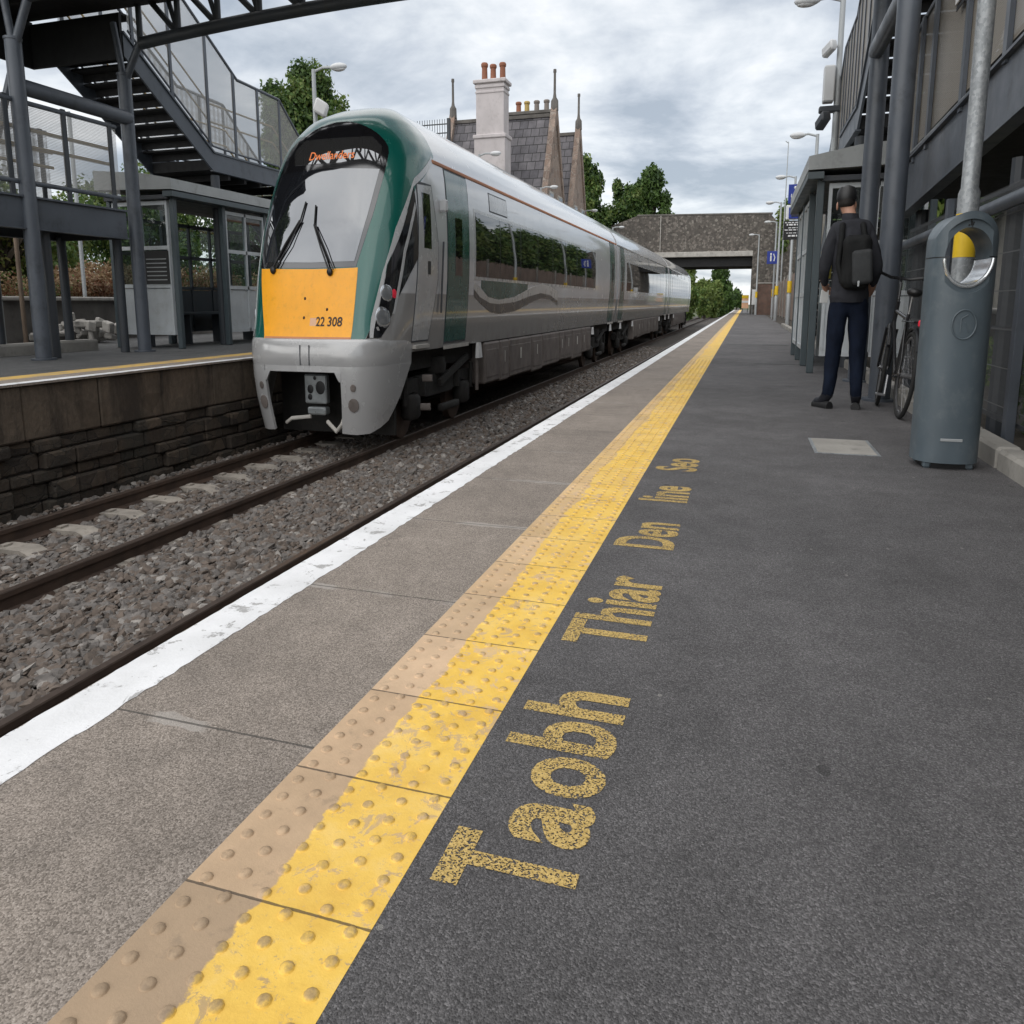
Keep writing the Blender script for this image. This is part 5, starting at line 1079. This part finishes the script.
for s in (-1,1): mb.tube([(s*.06,0,wr_+.02),(s*.06,-.02,.74),(s*.06,.28,.74)],.006,6).tube([(s*.06,-.22,.74),(s*.06,.0,.74)],.006,6)
for k in range(4): mb.tube([(-.06,-.22+.15*k,.74),(.06,-.22+.15*k,.74)],.005,5)
bt(mb).build('rear_rack',M['bike'],bk); bt(MB().rbox((0,-.24,.735),(.06,.03,.05),0,.01)).build('rear_light',M['redlens'],bk)
mb=MB().lathe([(.09,-.004),(.09,.004)],0,0,24,0,Matrix.Translation((.05,.44,.30))@Matrix.Rotation(R(90),4,'Y')).tube([(-.07,.44,.30),(-.08,.40,.14)],.012,6).tube([(.07,.44,.30),(.08,.48,.46)],.012,6).rbox((-.12,.40,.14),(.09,.07,.02),0,.005).rbox((.12,.48,.46),(.09,.07,.02),0,.005)
bt(mb).build('crank',M['bike_metal'],bk)
# ---------------------------------------------------------------- lamp posts
def lamp(label,x,y,z,h,d,group=None,band=False,reach=.7):
    t=thing('lamp_post',label,'lamp post',(x,y,z),group)
    mb=MB().lathe([(.11,z),(.11,z+1.2),(.075,z+1.25),(.055,z+h)],x,y,12).tube([(x,y,z+h-.05),(x+d*.3,y,z+h+.02),(x+d*reach,y,z+h)],.03,8); mb.build('pole',M['lamp_grey'],t)
    MB().ell((x+d*(reach+.1),y,z+h),.27,.12,.08,14,8).build('lamp_head',M['lamp_head'],t,smooth=60); MB().ell((x+d*(reach+.12),y,z+h-.045),.20,.09,.05,12,6).build('diffuser',M['white_plastic'],t,smooth=60)
    if band: MB().lathe([(.114,z+1.28),(.114,z+1.72)],x,y,12).build('yellow_band',M['yband'],t)
    return t
LL=('pale lamp post with floodlight in front of the round tree behind the footbridge','lamp post beside the tall pale house chimney','lamp post in front of the station house gables','lamp post between the house and the road bridge','farthest lamp post of the far platform, before the road bridge')
for i,(y,h) in enumerate(((19.7,5.65),(33.6,5.8),(44.5,5.85),(57,5.9),(70,5.9))):
    t=lamp(LL[i],-12.05,y,FZ,h,1,'lamp posts along the far platform')
    if i==0: MB().rbox((-11.82,y-.05,5.0),(.36,.25,.3),R(20),.04,tilt=(R(25),'Y')).build('floodlight',M['white_plastic'],t)
LR=('tall lamp post carrying cameras and a box behind the right shelter','lamp post with drooping head just left of the cameras post','lamp post right behind the blue platform signs','lamp post midway along the right fence','lamp post near the brick wall by the road bridge','thin lamp post standing right against the road bridge abutment')
for i,(x,y,h,rc) in enumerate(((1.65,18.0,5.62,.6),(2.12,29.1,5.25,.55),(2.1,41.3,5.6,.6),(1.9,53,5.75,.6),(2.1,66,5.8,.6),(.95,79.3,5.9,.6))):
    t=lamp(LR[i],x,y,0,h,-1,'lamp posts along the near platform',True,rc)
    if i==0:
        MB().rbox((1.43,17.9,4.85),(.16,.34,.16),R(30),.03,tilt=(R(-15),'X')).tube([(1.62,18,4.9),(1.45,17.95,4.9)],.02,6).build('camera',M['lamp_head'],t)
        MB().box(1.36,1.58,17.85,18.1,4.05,4.6,.02).build('cabinet',M['pot_y'] if 0 else M['lamp_head'],t,smooth=0)
        MB().rbox((1.38,17.8,3.75),(.2,.36,.16),R(20),.03,tilt=(R(-20),'X')).box(1.3,1.75,17.92,18.08,3.9,4.0,.02).build('camera',M['steel_dk'],t)
# ---------------------------------------------------------------- signs and small fittings beyond the shelter
M['blue']=paint('sign_blue',(.012,.035,.28),.4,var=.05); M['white_s']=paint('sign_white',(.75,.76,.77),.4,var=.04); M['navy']=paint('sign_navy',(.02,.022,.05),.4)
s1=thing('direction_signs','stack of blue, white and black station signs on a post beyond the right shelter','sign',(1.45,23.5,0))
MB().tube([(1.5,23.55,0),(1.5,23.55,3.45)],.05,10).build('pole',M['lamp_grey'],s1)
a=MB().box(1.02,1.56,23.44,23.49,3.0,3.40,.004).build('access_plate',M['blue'],s1,smooth=0); mb=MB().ell((1.2,23.43,3.33),.035,.006,.03,10,6).tube([(1.2,23.43,3.3),(1.21,23.43,3.19),(1.3,23.43,3.18),(1.34,23.43,3.09)],.016,6).tube([(1.2+.1*math.cos(R(q)),23.43,3.16+.075*math.sin(R(q))) for q in range(150,400,20)],.013,6); mb.build('wheelchair_symbol',M['white_s'],a)
b=MB().box(.98,1.56,23.44,23.49,2.66,2.97,.02).build('facility_plate',M['white_s'],s1,smooth=0); MB().box(1.06,1.46,23.42,23.438,2.68,2.92,.01).build('blue_panel',M['blue'],b,smooth=0); MB().box(1.13,1.36,23.41,23.42,2.72,2.88,.01).build('navy_panel',M['navy'],b,smooth=0)
c=MB().box(.94,1.56,23.44,23.49,2.24,2.64,.004).build('text_board',M['black'],s1,smooth=0); mb=MB()
gg=random.Random(3)
for k,(zz,hh) in enumerate(((2.60,.02),(2.555,.035),(2.49,.018),(2.445,.022),(2.38,.015),(2.32,.035))):
    x=.97+.05*(k%3)
    mb=MB()
    while x<1.5: l=gg.uniform(.04,.11); mb.box(x,min(1.53,x+l),23.43,23.438,zz-hh/2,zz+hh/2); x+=l+.025
    mb.build('sign_text_line',M['white_s'],c,smooth=0)

s2=thing('blue_sign','small blue sign with a white figure on a post before the brick wall','sign',(1.9,60,0)); MB().tube([(1.9,60,0),(1.9,60,3.6)],.05,8).build('pole',M['lamp_grey'],s2); k=MB().box(1.35,2.15,59.9,59.95,3.05,3.75,.01).build('plate',M['blue'],s2,smooth=0); MB().ell((1.62,59.88,3.58),.06,.01,.07,8,6).box(1.57,1.67,59.87,59.89,3.2,3.5).tube([(1.85,59.88,3.2),(1.9,59.88,3.4),(1.8,59.88,3.6)],.04,6).build('symbol',M['white_s'],k)
bw=MB().box(1.05,3.0,79.4,80.2,-.05,2.3); o=bw.build('brick_wall',M['brick'],None,(2,80,0),smooth=0); tag(o,'short red brick wall at the foot of the road bridge abutment','wall'); MB().box(1.0,3.05,79.35,80.25,2.3,2.4,.02).build('coping',M['conc'],o,smooth=0)
fn=thing('board_fence','long brown board fence on concrete posts along the platform beyond the shelter','fence',(2.9,45,0))
mb=MB(); y=18.6; gg=random.Random(8)
while y<78.5: mb.box(2.86,2.89,y+.01,y+.19,.05,2.25+gg.uniform(-.05,.05)); y+=.2
mb.build('boards',paint('brown_fence_boards',(.23,.17,.14),.85,var=.3,vs=2,bump=.3),fn,smooth=0)
y=18.5
while y<79: MB().box(2.76,2.86,y-.06,y+.06,0,2.4,.01).build('post',M['conc'],fn,smooth=0); y+=5
mp=thing('radio_mast','thin tall grey mast standing beyond the right fence','mast',(3.3,78.5,0)); MB().lathe([(.08,0),(.06,6),(.04,12.2)],3.15,78,8).build('pole',M['lamp_grey'],mp); MB().tube([(3.15,78,12.1),(2.9,78,12.25)],.04,6).build('aerial',M['lamp_grey'],mp)
sb=thing('end_barrier','small red and white barrier with yellow top at the far end of the platform','barrier',(.0,97,0)); MB().box(-.5,.3,97,97.06,.4,1.3,.01).build('panel',M['pale_patch'],sb,smooth=0); MB().box(-.5,.3,96.98,97.08,1.3,1.6,.01).build('top_board',M['yband'],sb,smooth=0); MB().box(-.5,.3,96.98,96.995,.9,1.1).build('white_band',M['white_s'],sb,smooth=0)
for x in (-.4,.2): MB().box(x-.04,x+.04,97.06,97.12,0,1.6).build('leg',M['steel_dk'],sb,smooth=0)
nb=thing('white_notice','white notice board on two legs beside the bridge abutment','notice board',(.85,81,0)); MB().box(.55,1.0,80.9,80.95,.75,1.9,.01).build('board',M['white_s'],nb,smooth=0)
for x in (.62,.93): MB().box(x-.03,x+.03,80.95,81.0,0,1.85).build('leg',M['galv'],nb,smooth=0)
# ---------------------------------------------------------------- wire fence under the right ramp
fe=thing('wire_fence','wire mesh fence panels on steel posts under the ramp to the right of the bin','fence',(2.0,6,0))
MB().quad((2.08,-1,.14),(2.08,11.5,.14),(2.08,11.5,1.62),(2.08,-1,1.62)).build('mesh_panel',M['fence_mesh'],fe,smooth=0)
for y in (9.2,6.72,4.2,1.7): MB().box(2.0,2.07,y-.045,y+.045,0,1.7,.004).build('post',M['steel'],fe,smooth=0)
for z in (.16,.72,1.6): MB().box(2.085,2.10,-1,11.5,z-.012,z+.012).build('rail',M['steel_dk'],fe,smooth=0)
MB().tube([(1.97,-1,1.56),(1.97,11.4,1.44)],.045,10).build('handrail',M['steel'],fe)
# ---------------------------------------------------------------- bits behind the far platform
rbp=thing('rubble_pile','pile of pale broken stone and a slab by the ramp leg on the far platform','rubble',(-15.8,14.6,FZ))
gg=random.Random(5)
for i in range(26): MB().rbox((-15.8+gg.gauss(0,.35),14.7+gg.gauss(0,.3),FZ+.1+abs(gg.gauss(0,.16))),(gg.uniform(.12,.34),gg.uniform(.12,.3),gg.uniform(.08,.2)),gg.uniform(0,3),.02,tilt=(gg.uniform(-.5,.5),'X')).build('stone',M['conc_light'],rbp,smooth=0)
MB().rbox((-15.5,14.5,FZ+.35),(.7,.35,.12),.2,.02).rbox((-15.3,14.5,FZ+.15),(.12,.3,.3),.2,.02).build('slab',M['conc_light'],rbp,smooth=0)
for i,(x,y,zt,r_,mm,lb) in enumerate(((-15.6,13.2,1.95,.06,'steel','grey metal post standing behind the far platform kerb'),(-17.3,16.2,4.6,.05,'lamp_grey','pale slim pole in front of the trees under the footbridge ramp'),(-16.2,13.4,2.5,.05,'timber','dark brown timber post behind the nearest bridge pole'))):
    t=thing('post',lb,'post',(x,y,FZ)); MB().lathe([(r_*1.2,FZ),(r_,FZ+.1),(r_,zt),(r_*.6,zt+.03)],x,y,10).build('shaft',M[mm],t); MB().lathe([(r_*2,FZ),(r_*2,FZ+.03)],x,y,10).build('base',M['steel_dk'],t)
cb=thing('cabinet','pale grey equipment cabinet at the left edge of the far platform','cabinet',(-14.3,10.7,FZ)); MB().box(-14.8,-13.9,10.4,11.1,FZ,FZ+1.15,.02).build('body',M['sheltergrey'],cb,smooth=0); MB().box(-14.75,-13.95,10.385,10.4,FZ+.1,FZ+1.05,.005).build('door',M['white_frame'],cb,smooth=0)
# ---------------------------------------------------------------- sky, sun, camera
W=bpy.data.worlds.new('World'); scn.world=W; W.use_nodes=True; t=W.node_tree; t.nodes.clear(); L=t.links.new
N=lambda ty,**k: (lambda n:[setattr(n,a,b) for a,b in k.items()] and n or n)(t.nodes.new('ShaderNode'+ty))
EL,AZ=R(48),R(212)
out=N('OutputWorld'); bg=N('Background'); sky=N('TexSky'); sky.sky_type='NISHITA'; sky.sun_disc=False; sky.sun_elevation=EL; sky.sun_rotation=AZ; bg.inputs[1].default_value=.1
tc=N('TexCoord'); sp=N('SeparateXYZ'); L(tc.outputs['Generated'],sp.inputs[0])
def mth(op,a,b=0.,c=0.):
    n=N('Math'); n.operation=op
    for i,v in enumerate((a,b,c)):
        if isinstance(v,bpy.types.NodeSocket): L(v,n.inputs[i])
        else: n.inputs[i].default_value=v
    return n.outputs[0]
zz=mth('ADD',mth('MAXIMUM',sp.outputs[2],0.),.16); cv=N('CombineXYZ'); L(mth('DIVIDE',sp.outputs[0],zz),cv.inputs[0]); L(mth('DIVIDE',sp.outputs[1],zz),cv.inputs[1]); cv.inputs[2].default_value=3.7
def nz(sc,de,ro,di=0.,off=0.):
    n=N('TexNoise'); mp=N('Mapping'); mp.inputs['Location'].default_value=(off,off*.7,0); L(cv.outputs[0],mp.inputs[0]); L(mp.outputs[0],n.inputs['Vector']); n.inputs['Scale'].default_value=sc; n.inputs['Detail'].default_value=de; n.inputs['Roughness'].default_value=ro; n.inputs['Distortion'].default_value=di; return n.outputs[0]
big=nz(.95,8,.56,.4,2.3); fine=nz(2.9,8,.58,.3,5.1)
d=mth('ADD',mth('MULTIPLY',big,.72),mth('MULTIPLY',fine,.28))
rp=N('ValToRGB'); L(d,rp.inputs[0]); e=rp.color_ramp.elements; stops=[(.39,(2.7,3.05,3.5)),(.45,(3.8,4.1,4.5)),(.50,(5.0,5.25,5.5)),(.55,(6.2,6.3,6.4)),(.60,(7.2,7.2,7.2))]
while len(e)<len(stops): e.new(.5)
for i,(p,c) in enumerate(stops): e[i].position=p; e[i].color=(*c,1)
mx=N('Mix',data_type='RGBA'); mx.inputs[0].default_value=.9; L(sky.outputs[0],mx.inputs[6]); L(rp.outputs[0],mx.inputs[7]); L(mx.outputs[2],bg.inputs[0]); L(bg.outputs[0],out.inputs[0])
sun=bpy.data.lights.new('sun','SUN'); sun.energy=1.45; sun.angle=R(105); sun.color=(1,.96,.9); so=bpy.data.objects.new('sun',sun); COL.objects.link(so)
dirv=Vector((math.sin(AZ)*math.cos(EL),math.cos(AZ)*math.cos(EL),math.sin(EL))); so.rotation_euler=dirv.to_track_quat('Z','Y').to_euler(); so.location=(0,0,30)
cam=bpy.data.cameras.new('camera'); cam.sensor_width=36; cam.lens=742/1024*36; cam.shift_y=-(512-420)/1024; cam.clip_start=.05; cam.clip_end=4000
co=bpy.data.objects.new('camera',cam); COL.objects.link(co); co.location=(0,0,.88); co.rotation_euler=(R(90-8.96),0,R(17.30)); scn.camera=co
scn.view_settings.view_transform='Standard'; scn.view_settings.look='None'; scn.view_settings.exposure=.78; scn.view_settings.gamma=1
scn.cycles.use_denoising=True; scn.cycles.max_bounces=8; scn.cycles.transparent_max_bounces=16; scn.cycles.caustics_reflective=False; scn.cycles.caustics_refractive=False
